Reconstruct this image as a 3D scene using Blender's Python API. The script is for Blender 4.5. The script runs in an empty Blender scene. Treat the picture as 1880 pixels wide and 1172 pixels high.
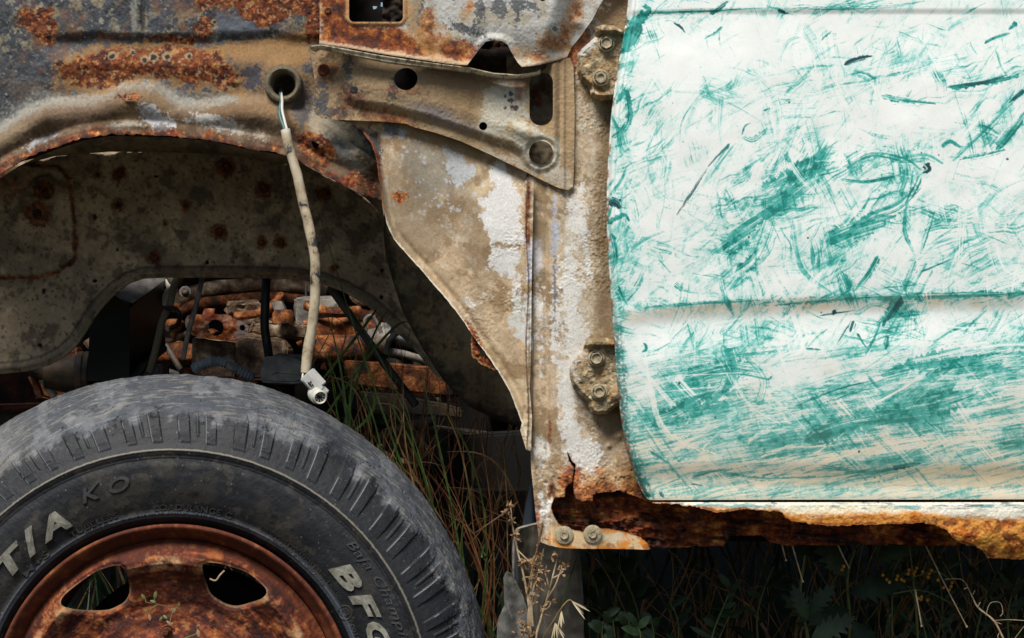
import bpy, bmesh, math, random
import numpy as np
from mathutils import Vector, Matrix

R = math.radians
scene = bpy.context.scene
COL = scene.collection
K = 0.65e-3            # metres per photo pixel on the body plane y = 0
D = 3.0                # camera to body plane
Z0 = 0.84              # camera height

# ------------------------------------------------------------------ camera
cam_d = bpy.data.cameras.new('camera'); cam = bpy.data.objects.new('camera', cam_d); COL.objects.link(cam)
cam.location = (0, -D, Z0); cam.rotation_euler = (R(90), 0, 0)
cam_d.sensor_width = 36; cam_d.lens = 36 * D / (1880 * K)
cam_d.clip_start = 0.05; cam_d.clip_end = 500
scene.camera = cam
scene.render.resolution_x = 1024; scene.render.resolution_y = 638

# ------------------------------------------------------------------ light
SUN_EL, SUN_AZ = 54, -24       # elevation; azimuth left of the camera axis
w = bpy.data.worlds.new('World'); scene.world = w; w.use_nodes = True
nt = w.node_tree; bg = nt.nodes['Background']
sky = nt.nodes.new('ShaderNodeTexSky'); sky.sky_type = 'NISHITA'; sky.sun_disc = False
sky.sun_elevation = R(SUN_EL); sky.sun_rotation = R(180 + SUN_AZ)
nt.links.new(sky.outputs[0], bg.inputs[0]); bg.inputs[1].default_value = 0.056
ld = bpy.data.lights.new('sun', 'SUN'); ld.energy = 3.4; ld.angle = R(24); ld.color = (1, .965, .915)
sun = bpy.data.objects.new('sun', ld); COL.objects.link(sun)
sd_ = Vector((math.sin(R(SUN_AZ)) * math.cos(R(SUN_EL)), -math.cos(R(SUN_AZ)) * math.cos(R(SUN_EL)), math.sin(R(SUN_EL))))
sun.location = sd_ * 10; sun.rotation_euler = sd_.to_track_quat('Z', 'Y').to_euler()
scene.view_settings.view_transform = 'Standard'; scene.view_settings.look = 'None'
scene.view_settings.exposure = 0.55; scene.view_settings.gamma = 1

# ------------------------------------------------------------------ helpers
def lin(h):
    h = h.lstrip('#'); v = [int(h[i:i + 2], 16) / 255 for i in (0, 2, 4)]
    return np.array([((a + .055) / 1.055) ** 2.4 if a > .04045 else a / 12.92 for a in v], np.float32)

def P(px, py, y=0.0):
    s = K * (D + y) / D
    return Vector(((px - 940) * s, y, Z0 + (586 - py) * s))

_rng = np.random.RandomState(7)
TAB = [_rng.rand(256, 256).astype(np.float32) * 2 - 1 for _ in range(12)]
def vn(x, y, seed=0):
    t = TAB[seed % 12]
    xi = np.floor(x); yi = np.floor(y); u = x - xi; v = y - yi
    u = u * u * (3 - 2 * u); v = v * v * (3 - 2 * v)
    xi = (xi.astype(np.int64) + seed * 37) & 255; yi = (yi.astype(np.int64) + seed * 91) & 255
    x2 = (xi + 1) & 255; y2 = (yi + 1) & 255
    return (t[yi, xi] * (1 - u) + t[yi, x2] * u) * (1 - v) + (t[y2, xi] * (1 - u) + t[y2, x2] * u) * v
def fbm(x, y, sc, octv=4, seed=0, sx=1.0, ang=0.0, gain=.55):
    c, s = math.cos(R(ang)), math.sin(R(ang))
    a = (x * c + y * s) / (sc * sx); b = (-x * s + y * c) / sc
    o = 0; am = 1; tot = 0
    for k in range(octv):
        o = o + am * vn(a, b, seed + k); tot += am; am *= gain
        a, b = (a * .8 + b * .6) * 2.03 + 3.1, (-a * .6 + b * .8) * 2.03 + 1.7
        if sx != 1.0 and k == 0: pass
    return o / tot * 1.5
def afbm(x, y, sc, sx, ang, octv=3, seed=0):      # streaky noise: every octave keeps its direction
    c, s = math.cos(R(ang)), math.sin(R(ang))
    a = (x * c + y * s) / (sc * sx); b = (-x * s + y * c) / sc
    o = 0; am = 1; tot = 0
    for k in range(octv):
        o = o + am * vn(a * 1.9 ** k + k * 7.3, b * 2.1 ** k, seed + k); tot += am; am *= .6
    return o / tot * 1.4
def ss(a, b, x):
    t = np.clip((x - a) / (b - a), 0, 1); return t * t * (3 - 2 * t)
def sdist(X, Y, poly):
    """signed distance to polygon, positive inside"""
    p = np.array(poly, float); n = len(p)
    d = np.full(X.shape, 1e9); ins = np.zeros(X.shape, bool)
    for i in range(n):
        x0, y0 = p[i]; x1, y1 = p[(i + 1) % n]
        ex, ey = x1 - x0, y1 - y0; L = ex * ex + ey * ey + 1e-9
        t = np.clip(((X - x0) * ex + (Y - y0) * ey) / L, 0, 1)
        d = np.minimum(d, (X - x0 - t * ex) ** 2 + (Y - y0 - t * ey) ** 2)
        if y0 != y1:
            c = ((y0 > Y) != (y1 > Y)) & (X < (x1 - x0) * (Y - y0) / (y1 - y0) + x0)
            ins ^= c
    d = np.sqrt(d); return np.where(ins, d, -d)
def ldist(X, Y, line):
    """distance to open polyline + signed side (positive below/right)"""
    p = np.array(line, float); d = np.full(X.shape, 1e9); sg = np.zeros(X.shape); tt = np.zeros(X.shape)
    for i in range(len(p) - 1):
        x0, y0 = p[i]; x1, y1 = p[i + 1]
        ex, ey = x1 - x0, y1 - y0; L = ex * ex + ey * ey + 1e-9
        t = np.clip(((X - x0) * ex + (Y - y0) * ey) / L, 0, 1)
        q = np.sqrt((X - x0 - t * ex) ** 2 + (Y - y0 - t * ey) ** 2)
        m = q < d - 1e-6; d = np.where(m, q, d)
        sg = np.where(m, np.sign(ex * (Y - y0) - ey * (X - x0)), sg); tt = np.where(m, i + t, tt)
    return d, d * sg, tt
def patch(X, Y, poly, amp=10, sc=12, soft=2, seed=0, octv=5):
    m = np.zeros(X.shape, np.float32); p = np.array(poly, float); g = amp * 1.6 + soft + 2
    b = (X > p[:, 0].min() - g) & (X < p[:, 0].max() + g) & (Y > p[:, 1].min() - g) & (Y < p[:, 1].max() + g)
    if b.any():
        x, y = X[b], Y[b]
        m[b] = ss(-soft, soft, sdist(x, y, poly) + amp * fbm(x, y, sc, octv, seed) + min(6.5, amp * .75) * fbm(x, y, 2.3, 2, seed + 5) * (.4 + .6 * ss(-.3, .4, fbm(x, y, 22, 2, seed + 2))))
    return m
def ell(X, Y, cx, cy, rx, ry, ang=0, amp=6, sc=10, soft=2, seed=0, octv=5):
    m = np.zeros(X.shape, np.float32); g = max(rx, ry) + amp * 1.6 + soft + 2
    b = (abs(X - cx) < g) & (abs(Y - cy) < g)
    if b.any():
        x, y = X[b] - cx, Y[b] - cy; c, s = math.cos(R(ang)), math.sin(R(ang))
        q = np.sqrt(((x * c + y * s) / rx) ** 2 + ((-x * s + y * c) / ry) ** 2)
        m[b] = ss(-soft, soft, (1 - q) * min(rx, ry) + amp * fbm(X[b], Y[b], sc, octv, seed) + min(6, amp * .7) * fbm(X[b], Y[b], 2.3, 2, seed + 5) * (.4 + .6 * ss(-.3, .4, fbm(X[b], Y[b], 22, 2, seed + 2))))
    return m
def bump(X, Y, cx, cy, rx, ry=None, ang=0):
    ry = ry or rx; c, s = math.cos(R(ang)), math.sin(R(ang)); x, y = X - cx, Y - cy
    q = ((x * c + y * s) / rx) ** 2 + ((-x * s + y * c) / ry) ** 2
    return np.exp(-q * 1.5)
def speck(X, Y, cell, thr, seed=0, r=.45):
    """isolated round specks, one try per cell"""
    t = TAB[seed % 12]; o = np.zeros(X.shape, np.float32)
    wb = .7 * fbm(X, Y, max(2.5, cell * .25), 2, 3)
    gx = np.floor(X / cell).astype(int); gy = np.floor(Y / cell).astype(int)
    for dx in (-1, 0, 1):
        for dy in (-1, 0, 1):
            a = gx + dx; b = gy + dy
            h = t[b & 255, a & 255]; j = t[(b + 77) & 255, (a + 31) & 255]; k = t[(b + 13) & 255, (a + 191) & 255]
            cx = (a + .5 + .4 * j) * cell; cy = (b + .5 + .4 * k) * cell
            rr = cell * r * np.clip((h - thr) / (1 - thr), 0, 1)
            o = np.maximum(o, ss(0, 1, (rr * (1 + wb) - np.hypot(X - cx, Y - cy)) / 1.2 + .5) * (h > thr))
    return o

class Coat:
    """colour layers evaluated at the vertices of a sheet: paint, rust and grime, with some crease shade and highlights painted in"""
    def __init__(s, X, Y, base, rough=.6):
        s.X, s.Y = X, Y; s.c = np.tile(lin(base) if isinstance(base, str) else base, (len(X), 1)).astype(np.float32)
        s.r = np.full(len(X), rough, np.float32)
    def add(s, m, col, a=1.0, rough=None):
        if isinstance(col, str): col = lin(col)
        m = (m * a)[:, None]; s.c = s.c * (1 - m) + col * m
        if rough is not None: s.r = s.r * (1 - m[:, 0]) + rough * m[:, 0]
    def var(s, amt, sc, seed=0, octv=4):
        s.c *= (1 + amt * fbm(s.X, s.Y, sc, octv, seed))[:, None].clip(.2, 2)
    def rust(s, m, bright=1.0, a=1.0, seed=3, sc=14):
        n = fbm(s.X, s.Y, sc, 5, seed, gain=.7) * .5 + .5
        s.add(m, rustcol(n, bright), a, .85)
def rustcol(n, bright=1.0):
    st = [(0, '#1f100c'), (.28, '#451c10'), (.5, '#723115'), (.68, '#98501d'), (.85, '#b87c3a'), (1.05, '#cba56a')]
    xs = [a for a, _ in st]; cs = np.array([lin(b) for _, b in st])
    return np.stack([np.interp(n, xs, cs[:, k]) for k in range(3)], -1).astype(np.float32) * bright

# ------------------------------------------------------------------ materials
def new_mat(name):
    m = bpy.data.materials.new(name); m.use_nodes = True
    return m, m.node_tree, m.node_tree.nodes['Principled BSDF']
def N(nt, t, **kw):
    n = nt.nodes.new(t)
    for k, v in kw.items(): setattr(n, k, v)
    return n
def coat_mat(name, fine=900, bstr=.35, bdist=.0006, cvar=.25, metallic=0, spec=.35, grain_scale=2600):
    m, nt, b = new_mat(name); L = nt.links
    at = N(nt, 'ShaderNodeAttribute', attribute_name='Col'); ar = N(nt, 'ShaderNodeAttribute', attribute_name='Rough')
    tc = N(nt, 'ShaderNodeTexCoord'); no = N(nt, 'ShaderNodeTexNoise'); no.inputs['Scale'].default_value = fine
    no.inputs['Detail'].default_value = 4; no.inputs['Roughness'].default_value = .7
    L.new(tc.outputs['Object'], no.inputs['Vector'])
    mr = N(nt, 'ShaderNodeMapRange'); mr.inputs[1].default_value = .3; mr.inputs[2].default_value = .7
    mr.inputs[3].default_value = 1 - cvar; mr.inputs[4].default_value = 1 + cvar
    L.new(no.outputs['Fac'], mr.inputs[0])
    mx = N(nt, 'ShaderNodeVectorMath', operation='SCALE'); L.new(at.outputs['Color'], mx.inputs[0]); L.new(mr.outputs[0], mx.inputs['Scale'])
    L.new(mx.outputs[0], b.inputs['Base Color'])
    L.new(ar.outputs['Fac'], b.inputs['Roughness'])
    n2 = N(nt, 'ShaderNodeTexNoise'); n2.inputs['Scale'].default_value = grain_scale; n2.inputs['Detail'].default_value = 2
    L.new(tc.outputs['Object'], n2.inputs['Vector'])
    ad = N(nt, 'ShaderNodeMath', operation='ADD'); L.new(no.outputs['Fac'], ad.inputs[0]); L.new(n2.outputs['Fac'], ad.inputs[1])
    bp = N(nt, 'ShaderNodeBump'); bp.inputs['Strength'].default_value = bstr; bp.inputs['Distance'].default_value = bdist
    L.new(ad.outputs[0], bp.inputs['Height']); L.new(bp.outputs[0], b.inputs['Normal'])
    b.inputs['Metallic'].default_value = metallic; b.inputs['Specular IOR Level'].default_value = spec
    return m
def noise_mat(name, cols, scale=30, rough=.8, bump_=.5, bdist=.002, metallic=0, detail=8, spec=.35, pos=None, dist=.3):
    m, nt, b = new_mat(name); L = nt.links
    tc = N(nt, 'ShaderNodeTexCoord'); no = N(nt, 'ShaderNodeTexNoise')
    no.inputs['Scale'].default_value = scale; no.inputs['Detail'].default_value = detail; no.inputs['Roughness'].default_value = .68
    no.inputs['Distortion'].default_value = dist
    L.new(tc.outputs['Object'], no.inputs['Vector'])
    cr = N(nt, 'ShaderNodeValToRGB'); el = cr.color_ramp.elements
    n = len(cols); pos = pos or [.3 + .4 * i / max(n - 1, 1) for i in range(n)]
    while len(el) < n: el.new(.5)
    for i in range(n): el[i].position = pos[i]; el[i].color = (*lin(cols[i]), 1)
    L.new(no.outputs['Fac'], cr.inputs[0]); L.new(cr.outputs[0], b.inputs['Base Color'])
    n2 = N(nt, 'ShaderNodeTexNoise'); n2.inputs['Scale'].default_value = scale * 6; n2.inputs['Detail'].default_value = 6
    L.new(tc.outputs['Object'], n2.inputs['Vector'])
    ad = N(nt, 'ShaderNodeMath', operation='MULTIPLY_ADD'); ad.inputs[1].default_value = .4
    L.new(n2.outputs['Fac'], ad.inputs[0]); L.new(no.outputs['Fac'], ad.inputs[2])
    bp = N(nt, 'ShaderNodeBump'); bp.inputs['Strength'].default_value = bump_; bp.inputs['Distance'].default_value = bdist
    L.new(ad.outputs[0], bp.inputs['Height']); L.new(bp.outputs[0], b.inputs['Normal'])
    b.inputs['Roughness'].default_value = rough; b.inputs['Metallic'].default_value = metallic
    b.inputs['Specular IOR Level'].default_value = spec
    return m

# ------------------------------------------------------------------ objects
def link(name, me, mat=None, parent=None, smooth=True):
    o = bpy.data.objects.new(name, me); COL.objects.link(o)
    if mat is not None: me.materials.append(mat)
    if parent is not None: o.parent = parent
    if smooth: me.polygons.foreach_set('use_smooth', np.ones(len(me.polygons), bool))
    return o
def tag(o, label=None, cat=None, group=None, kind=None):
    if label: o['label'] = label
    if cat: o['category'] = cat
    if group: o['group'] = group
    if kind: o['kind'] = kind
    return o
def mesh_np(name, V, F, cols=None, rough=None, extra=None):
    me = bpy.data.meshes.new(name); V = np.asarray(V, np.float32); F = np.asarray(F, np.int32)
    me.vertices.add(len(V)); me.vertices.foreach_set('co', V.ravel())
    k = F.shape[1]
    me.loops.add(F.size); me.loops.foreach_set('vertex_index', F.ravel())
    me.polygons.add(len(F)); me.polygons.foreach_set('loop_start', np.arange(0, F.size, k, dtype=np.int32))
    me.polygons.foreach_set('loop_total', np.full(len(F), k, np.int32))
    me.update(calc_edges=True)
    if cols is not None:
        a = me.color_attributes.new('Col', 'FLOAT_COLOR', 'POINT')
        a.data.foreach_set('color', np.concatenate([cols, np.ones((len(cols), 1))], 1).astype(np.float32).ravel())
    if rough is not None:
        a = me.attributes.new('Rough', 'FLOAT', 'POINT'); a.data.foreach_set('value', rough.astype(np.float32))
    return me

def axis(a, b, step, fa=None, fb=None, coarse=24):
    """fine grid lines inside fa..fb, coarse outside"""
    fa = a if fa is None else max(a, fa); fb = b if fb is None else min(b, fb)
    mid = np.linspace(fa, fb, max(2, int(round((fb - fa) / step)) + 1))
    pre = np.arange(fa - coarse, a - coarse, -coarse)[::-1] if a < fa - 1 else np.array([])
    post = np.arange(fb + coarse, b + coarse, coarse) if b > fb + 1 else np.array([])
    return np.concatenate([pre, mid, post])
def relief(name, outline, y0, hfun, cfun, mat, parent, holes=(), step=1.3, thick=.0015, fx=1910, fy=-30):
    """a pressed sheet: outline and holes in photo pixels at depth y0, hfun gives the relief in metres (+ = away),
       cfun the coat; the rim is given real thickness"""
    op = np.array(outline, float)
    xs = axis(op[:, 0].min() - step, op[:, 0].max() + step, step, -30, fx)
    ys = axis(op[:, 1].min() - step, op[:, 1].max() + step, step, fy, 1200)
    cx = (xs[1:] + xs[:-1]) / 2; cy = (ys[1:] + ys[:-1]) / 2
    CX, CY = np.meshgrid(cx, cy)
    ins = np.zeros(CX.shape, bool)
    for pl in [outline] + list(holes):
        p = np.array(pl, float); n = len(p)
        cr = np.zeros(CX.shape, bool)
        for i in range(n):
            x0, y0_ = p[i]; x1, y1 = p[(i + 1) % n]
            if y0_ == y1: continue
            rows = ((y0_ > cy) != (y1 > cy))
            if rows.any():
                xx = (x1 - x0) * (cy[rows] - y0_) / (y1 - y0_) + x0
                cr[rows] ^= cx[None, :] < xx[:, None]
        ins = cr if pl is outline else ins & ~cr
    nx = len(xs); jj, ii = np.nonzero(ins)
    q = np.stack([jj * nx + ii, (jj + 1) * nx + ii, (jj + 1) * nx + ii + 1, jj * nx + ii + 1], 1)
    used, inv = np.unique(q.ravel(), return_inverse=True); F = inv.reshape(-1, 4)
    X = xs[used % nx].astype(float); Y = ys[used // nx].astype(float)
    E = np.concatenate([F[:, [0, 1]], F[:, [1, 2]], F[:, [2, 3]], F[:, [3, 0]]])
    key = np.minimum(E[:, 0], E[:, 1]).astype(np.int64) * len(used) + np.maximum(E[:, 0], E[:, 1])
    _, idx, cnt = np.unique(key, return_index=True, return_counts=True)
    BE = E[idx[cnt == 1]]; bv = np.unique(BE.ravel())
    bx, by = X[bv], Y[bv]; best = np.full(len(bv), 1e9); tx, ty = bx.copy(), by.copy()
    for pl in [outline] + list(holes):
        p = np.array(pl, float)
        for i in range(len(p)):
            x0, y0_ = p[i]; x1, y1 = p[(i + 1) % len(p)]; ex, ey = x1 - x0, y1 - y0_
            t = np.clip(((bx - x0) * ex + (by - y0_) * ey) / (ex * ex + ey * ey + 1e-9), 0, 1)
            qx, qy = x0 + t * ex, y0_ + t * ey; d = np.hypot(bx - qx, by - qy); m = d < best
            best = np.where(m, d, best); tx = np.where(m, qx, tx); ty = np.where(m, qy, ty)
    m = best < step * 1.3; X[bv] = np.where(m, tx, bx); Y[bv] = np.where(m, ty, by)
    h = hfun(X, Y) if hfun else np.zeros(len(X)); co = cfun(X, Y)
    s = K * (D + y0) / D
    V = np.stack([(X - 940) * s, y0 + h, Z0 + (586 - Y) * s], 1)
    # rim
    mp = -np.ones(len(X), int); mp[bv] = np.arange(len(bv))
    n0 = len(V); Vf = V[bv].copy(); Vb = V[bv].copy(); Vb[:, 1] += thick
    V2 = np.concatenate([V, Vf, Vb]); a = mp[BE[:, 0]] + n0; b = mp[BE[:, 1]] + n0
    F2 = np.concatenate([F, np.stack([b, a, a + len(bv), b + len(bv)], 1)])
    c2 = np.concatenate([co.c, co.c[bv], co.c[bv]]); r2 = np.concatenate([co.r, co.r[bv], co.r[bv]])
    me = mesh_np(name, V2, F2, np.clip(c2, 0, 1), r2)
    return link(name, me, mat, parent)

def smooth_pts(pts, n=6, closed=False):
    p = [Vector(q) for q in pts]; o = []; m = len(p)
    rng = range(m if closed else m - 1)
    for i in rng:
        p0 = p[(i - 1) % m] if closed or i > 0 else p[i]; p1 = p[i]; p2 = p[(i + 1) % m]
        p3 = p[(i + 2) % m] if closed or i + 2 < m else p2
        for k in range(n):
            t = k / n
            o.append(.5 * ((2 * p1) + (p2 - p0) * t + (2 * p0 - 5 * p1 + 4 * p2 - p3) * t * t + (3 * p1 - p0 - 3 * p2 + p3) * t ** 3))
    if not closed: o.append(p[-1])
    return o
def sp2(pts, n=5, closed=True):
    return [(v.x, v.y) for v in smooth_pts([(a, b, 0) for a, b in pts], n, closed)]
def jag(pts, amp=3, sc=9, step=2.5, seed=0, closed=True):
    """polyline resampled with fractal jitter: a torn or rusted edge"""
    p = np.array(pts, float); o = []
    n = len(p) if closed else len(p) - 1
    for i in range(n):
        a, b = p[i], p[(i + 1) % len(p)]; L = np.hypot(*(b - a)); k = max(1, int(L / step)); nn = np.array([-(b - a)[1], (b - a)[0]]) / (L + 1e-9)
        for j in range(k):
            q = a + (b - a) * j / k
            d = fbm(np.array([q[0]]), np.array([q[1]]), sc, 4, seed, gain=.7)[0] * amp
            o.append(tuple(q + nn * d))
    if not closed: o.append(tuple(p[-1]))
    return o
def circ(cx, cy, rx, ry=None, n=40):
    ry = ry or rx; return [(cx + rx * math.cos(2 * math.pi * i / n), cy + ry * math.sin(2 * math.pi * i / n)) for i in range(n)]
def rrect(x0, y0, x1, y1, r, n=8):
    o = []
    for cx, cy, a0 in ((x1 - r, y1 - r, 0), (x0 + r, y1 - r, 90), (x0 + r, y0 + r, 180), (x1 - r, y0 + r, 270)):
        for i in range(n + 1): a = R(a0 + 90 * i / n); o.append((cx + r * math.cos(a), cy + r * math.sin(a)))
    return o

class MB:
    """collects shapes for one mesh"""
    def __init__(s): s.v = []; s.f = []
    def add(s, v, f):
        k = len(s.v); s.v += [tuple(a) for a in v]; s.f += [tuple(i + k for i in a) for a in f]
    def tube(s, pts, r, seg=10, caps=True, flat=1.0, up=(0, -1, 0)):
        pts = [Vector(p) for p in pts]; n = len(pts); rr = r if hasattr(r, '__len__') else [r] * n
        v = []; U = Vector(up)
        for i, p in enumerate(pts):
            t = (pts[min(i + 1, n - 1)] - pts[max(i - 1, 0)]).normalized()
            a = t.cross(U)
            if a.length < 1e-3: a = t.cross(Vector((1, 0, .1)))
            a.normalize(); b = t.cross(a).normalized(); U = -b if b.dot(U) < 0 else b
            for k in range(seg):
                th = 2 * math.pi * k / seg; v.append(p + a * math.cos(th) * rr[i] + b * math.sin(th) * rr[i] * flat)
        f = [(i * seg + k, i * seg + (k + 1) % seg, (i + 1) * seg + (k + 1) % seg, (i + 1) * seg + k) for i in range(n - 1) for k in range(seg)]
        if caps: f += [tuple(range(seg))[::-1], tuple((n - 1) * seg + k for k in range(seg))]
        s.add(v, f); return s
    def lathe(s, prof, M, seg=32, a0=0, a1=360):
        """prof: (radius, height) about local Z, placed by matrix M"""
        full = abs(a1 - a0) >= 360; n = len(prof); m = seg if full else seg + 1; v = []
        for k in range(m):
            th = R(a0 + (a1 - a0) * k / seg)
            for r, h in prof: v.append(M @ Vector((r * math.cos(th), r * math.sin(th), h)))
        f = [(k * n + i, ((k + 1) % m) * n + i, ((k + 1) % m) * n + i + 1, k * n + i + 1) for k in range(seg) for i in range(n - 1)]
        s.add(v, f); return s
    def prism(s, poly, y0, y1, px=True, bev=0.0):
        """outline (photo pixels at y0) pushed from y0 back to y1, front rim bevelled"""
        kk = K * (D + y0) / D
        W = [((a - 940) * kk, Z0 + (586 - b) * kk) for a, b in poly] if px else list(poly)
        n = len(W); cx = sum(a for a, _ in W) / n; cz = sum(b for _, b in W) / n
        rings = []
        if bev:
            q = []
            for a, b in W:
                L = math.hypot(a - cx, b - cz) + 1e-9; q.append((a - (a - cx) / L * bev, b - (b - cz) / L * bev))
            rings.append([(a, y0, b) for a, b in q]); rings.append([(a, y0 + bev, b) for a, b in W])
        else: rings.append([(a, y0, b) for a, b in W])
        rings.append([(a, y1, b) for a, b in W])
        v = [p for r in rings for p in r]; f = [tuple(range(n))]
        for k in range(len(rings) - 1): f += [(k * n + i, (k + 1) * n + i, (k + 1) * n + (i + 1) % n, k * n + (i + 1) % n) for i in range(n)]
        f.append(tuple((len(rings) - 1) * n + i for i in range(n))[::-1]); s.add(v, f); return s
    def box(s, a, b, M=None):
        (x0, y0, z0), (x1, y1, z1) = a, b
        v = [Vector(p) for p in ((x0, y0, z0), (x1, y0, z0), (x1, y1, z0), (x0, y1, z0), (x0, y0, z1), (x1, y0, z1), (x1, y1, z1), (x0, y1, z1))]
        if M: v = [M @ p for p in v]
        s.add(v, [(0, 3, 2, 1), (4, 5, 6, 7), (0, 1, 5, 4), (1, 2, 6, 5), (2, 3, 7, 6), (3, 0, 4, 7)]); return s
    def sphere(s, c, r, seg=10, rings=7, sc=(1, 1, 1), M=None):
        v = []; c = Vector(c)
        for i in range(rings + 1):
            ph = math.pi * i / rings
            for k in range(seg):
                th = 2 * math.pi * k / seg; q = Vector((math.sin(ph) * math.cos(th) * sc[0], math.sin(ph) * math.sin(th) * sc[1], math.cos(ph) * sc[2])) * r
                v.append(c + (M @ q if M else q))
        s.add(v, [(i * seg + k, (i + 1) * seg + k, (i + 1) * seg + (k + 1) % seg, i * seg + (k + 1) % seg) for i in range(rings) for k in range(seg)]); return s
    def build(s, name, mat, parent=None, smooth=True, bevel=0, sub=0, rough=0, rsc=.05, seed=0, angle=40):
        me = bpy.data.meshes.new(name); me.from_pydata(s.v, [], s.f)
        bm = bmesh.new(); bm.from_mesh(me)
        bmesh.ops.remove_doubles(bm, verts=bm.verts, dist=1e-6)
        bmesh.ops.recalc_face_normals(bm, faces=bm.faces)
        if bevel:
            es = [e for e in bm.edges if len(e.link_faces) == 2 and e.calc_face_angle(0) > R(35)]
            bmesh.ops.bevel(bm, geom=es, offset=bevel, segments=2, affect='EDGES', clamp_overlap=True)
        if sub: bmesh.ops.triangulate(bm, faces=[f for f in bm.faces if len(f.verts) > 4])
        for _ in range(sub): bmesh.ops.subdivide_edges(bm, edges=bm.edges, cuts=1, use_grid_fill=True)
        if rough:
            from mathutils import noise as mn
            o_ = Vector((seed * 3.7, seed * 1.3, 0))
            bm.normal_update()
            for v in bm.verts:
                d = mn.fractal((v.co + o_) / rsc, .8, 2, 4); v.co += v.normal * d * rough
        bm.to_mesh(me); bm.free()
        if smooth: me.set_sharp_from_angle(angle=R(angle)) if hasattr(me, 'set_sharp_from_angle') else None
        o = link(name, me, mat, parent, smooth=False)
        if smooth:
            me.polygons.foreach_set('use_smooth', np.ones(len(me.polygons), bool))
            bm = bmesh.new(); bm.from_mesh(me)
            for e in bm.edges:
                e.smooth = not (len(e.link_faces) == 2 and e.calc_face_angle(0) > R(angle))
            bm.to_mesh(me); bm.free()
        return o
def empty(name, loc=(0, 0, 0), parent=None):
    o = bpy.data.objects.new(name, None); COL.objects.link(o); o.location = loc; o.empty_display_size = .05
    if parent: o.parent = parent
    return o
FACE = Matrix.Rotation(R(90), 4, 'X')            # local +Z points to the camera (-Y)
def hexbolt(name, px, py, y, r, mat, parent, washer=1.5, h=1.0, rot=10, sock=.6, tilt=(0, 0)):
    """flanged hexagon bolt standing out of plane y towards the viewer"""
    s = K * (D + y) / D; c = P(px, py, y); M = Matrix.Translation(c) @ Matrix.Rotation(R(tilt[0]), 4, 'X') @ Matrix.Rotation(R(tilt[1]), 4, 'Z') @ FACE
    r *= s; b = MB()
    b.lathe([(r * washer, -.002), (r * washer, r * .16), (r * (washer - .12), r * .3), (r * 1.05, r * .34)], M, 36)
    v = []; rings = [(1.0, .3), (1.0, .3 + h * .62), (.93, .3 + h * .74), (sock + .08, .3 + h * .74), (sock, .3 + h * .68), (sock * .8, .3 + h * .42), (0.02, .3 + h * .38)]
    for k, (q, z) in enumerate(rings):
        for i in range(24):
            a = 2 * math.pi * i / 24 + R(rot); hx = math.cos(R(30)) / math.cos((a - R(rot)) % R(60) - R(30))
            f = hx if k < 2 else (hx * .5 + .48 if k == 2 else 1)
            v.append(M @ Vector((r * q * f * math.cos(a), r * q * f * math.sin(a), r * z)))
    b.add(v, [(k * 24 + i, k * 24 + (i + 1) % 24, (k + 1) * 24 + (i + 1) % 24, (k + 1) * 24 + i) for k in range(len(rings) - 1) for i in range(24)])
    return b.build(name, mat, parent, angle=28)
# ------------------------------------------------------------------ the truck: pressed panels
M_coat = coat_mat('weathered_panel')
M_paint = coat_mat('hand_painted_door', fine=500, bstr=.12, bdist=.0003, cvar=.04, spec=.45)
M_rust = noise_mat('rusty_steel', ['#20100c', '#4a2115', '#7c3d20', '#9c5c33', '#b58a62'], 28, .85, .7, .002)
M_rustdk = noise_mat('dark_flaking_rust', ['#100a08', '#2a1510', '#4a2516', '#6b3a22'], 22, .9, .9, .003)
M_iron = noise_mat('greasy_iron', ['#0e0d0d', '#26221f', '#3d3832', '#5d4a38', '#6f5f50'], 18, .6, .6, .002)
M_cast = noise_mat('rusty_casting', ['#1c1210', '#55301f', '#85563a', '#a08064', '#b9b0a2'], 16, .75, .7, .002)
M_greymetal = noise_mat('weathered_grey_steel', ['#3c4046', '#6a6f76', '#8d9197', '#7a6a58'], 20, .55, .4, .001)
M_rubber = noise_mat('black_rubber', ['#0b0b0c', '#151517', '#242426'], 30, .5, .3, .0006)
M_plastic = noise_mat('black_plastic', ['#050506', '#08090a', '#0e0f11'], 12, .42, .1, .0003, spec=.4)
M_bolt = noise_mat('dusty_bolt', ['#5c5240', '#8b7d63', '#a39679', '#b9b19c'], 260, .7, .5, .0006)
M_boltrust = noise_mat('rusty_bolt', ['#22120c', '#4b2615', '#6e3a1f', '#8a5a38'], 260, .85, .6, .0008)
M_dark = noise_mat('dark_underside_and_gap_shade', ['#0a0908', '#15120f', '#201a15'], 8, .9, .3, .002)
M_bare = noise_mat('pale_primer', ['#8f8a7c', '#b6b0a0', '#c9c5b8'], 60, .6, .4, .0006)

truck = empty('derelict_truck', (0, 0.8, 0.0))
tag(truck, 'derelict rusty truck with its front wing missing and a white door smeared with green paint', 'truck')
truck_inv = Matrix.Translation((0, -0.8, 0))
TR = []                                           # parts are modelled in world space and hooked on at the end
def T(o): TR.append(o); return o

ARCH = [(-60, 362), (-30, 345), (0, 328), (35, 305), (70, 288), (102, 275), (154, 258), (205, 250), (307, 252), (392, 260), (444, 272), (512, 284), (546, 294), (573, 311), (611, 330), (645, 348), (673, 360), (705, 368)]

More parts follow.
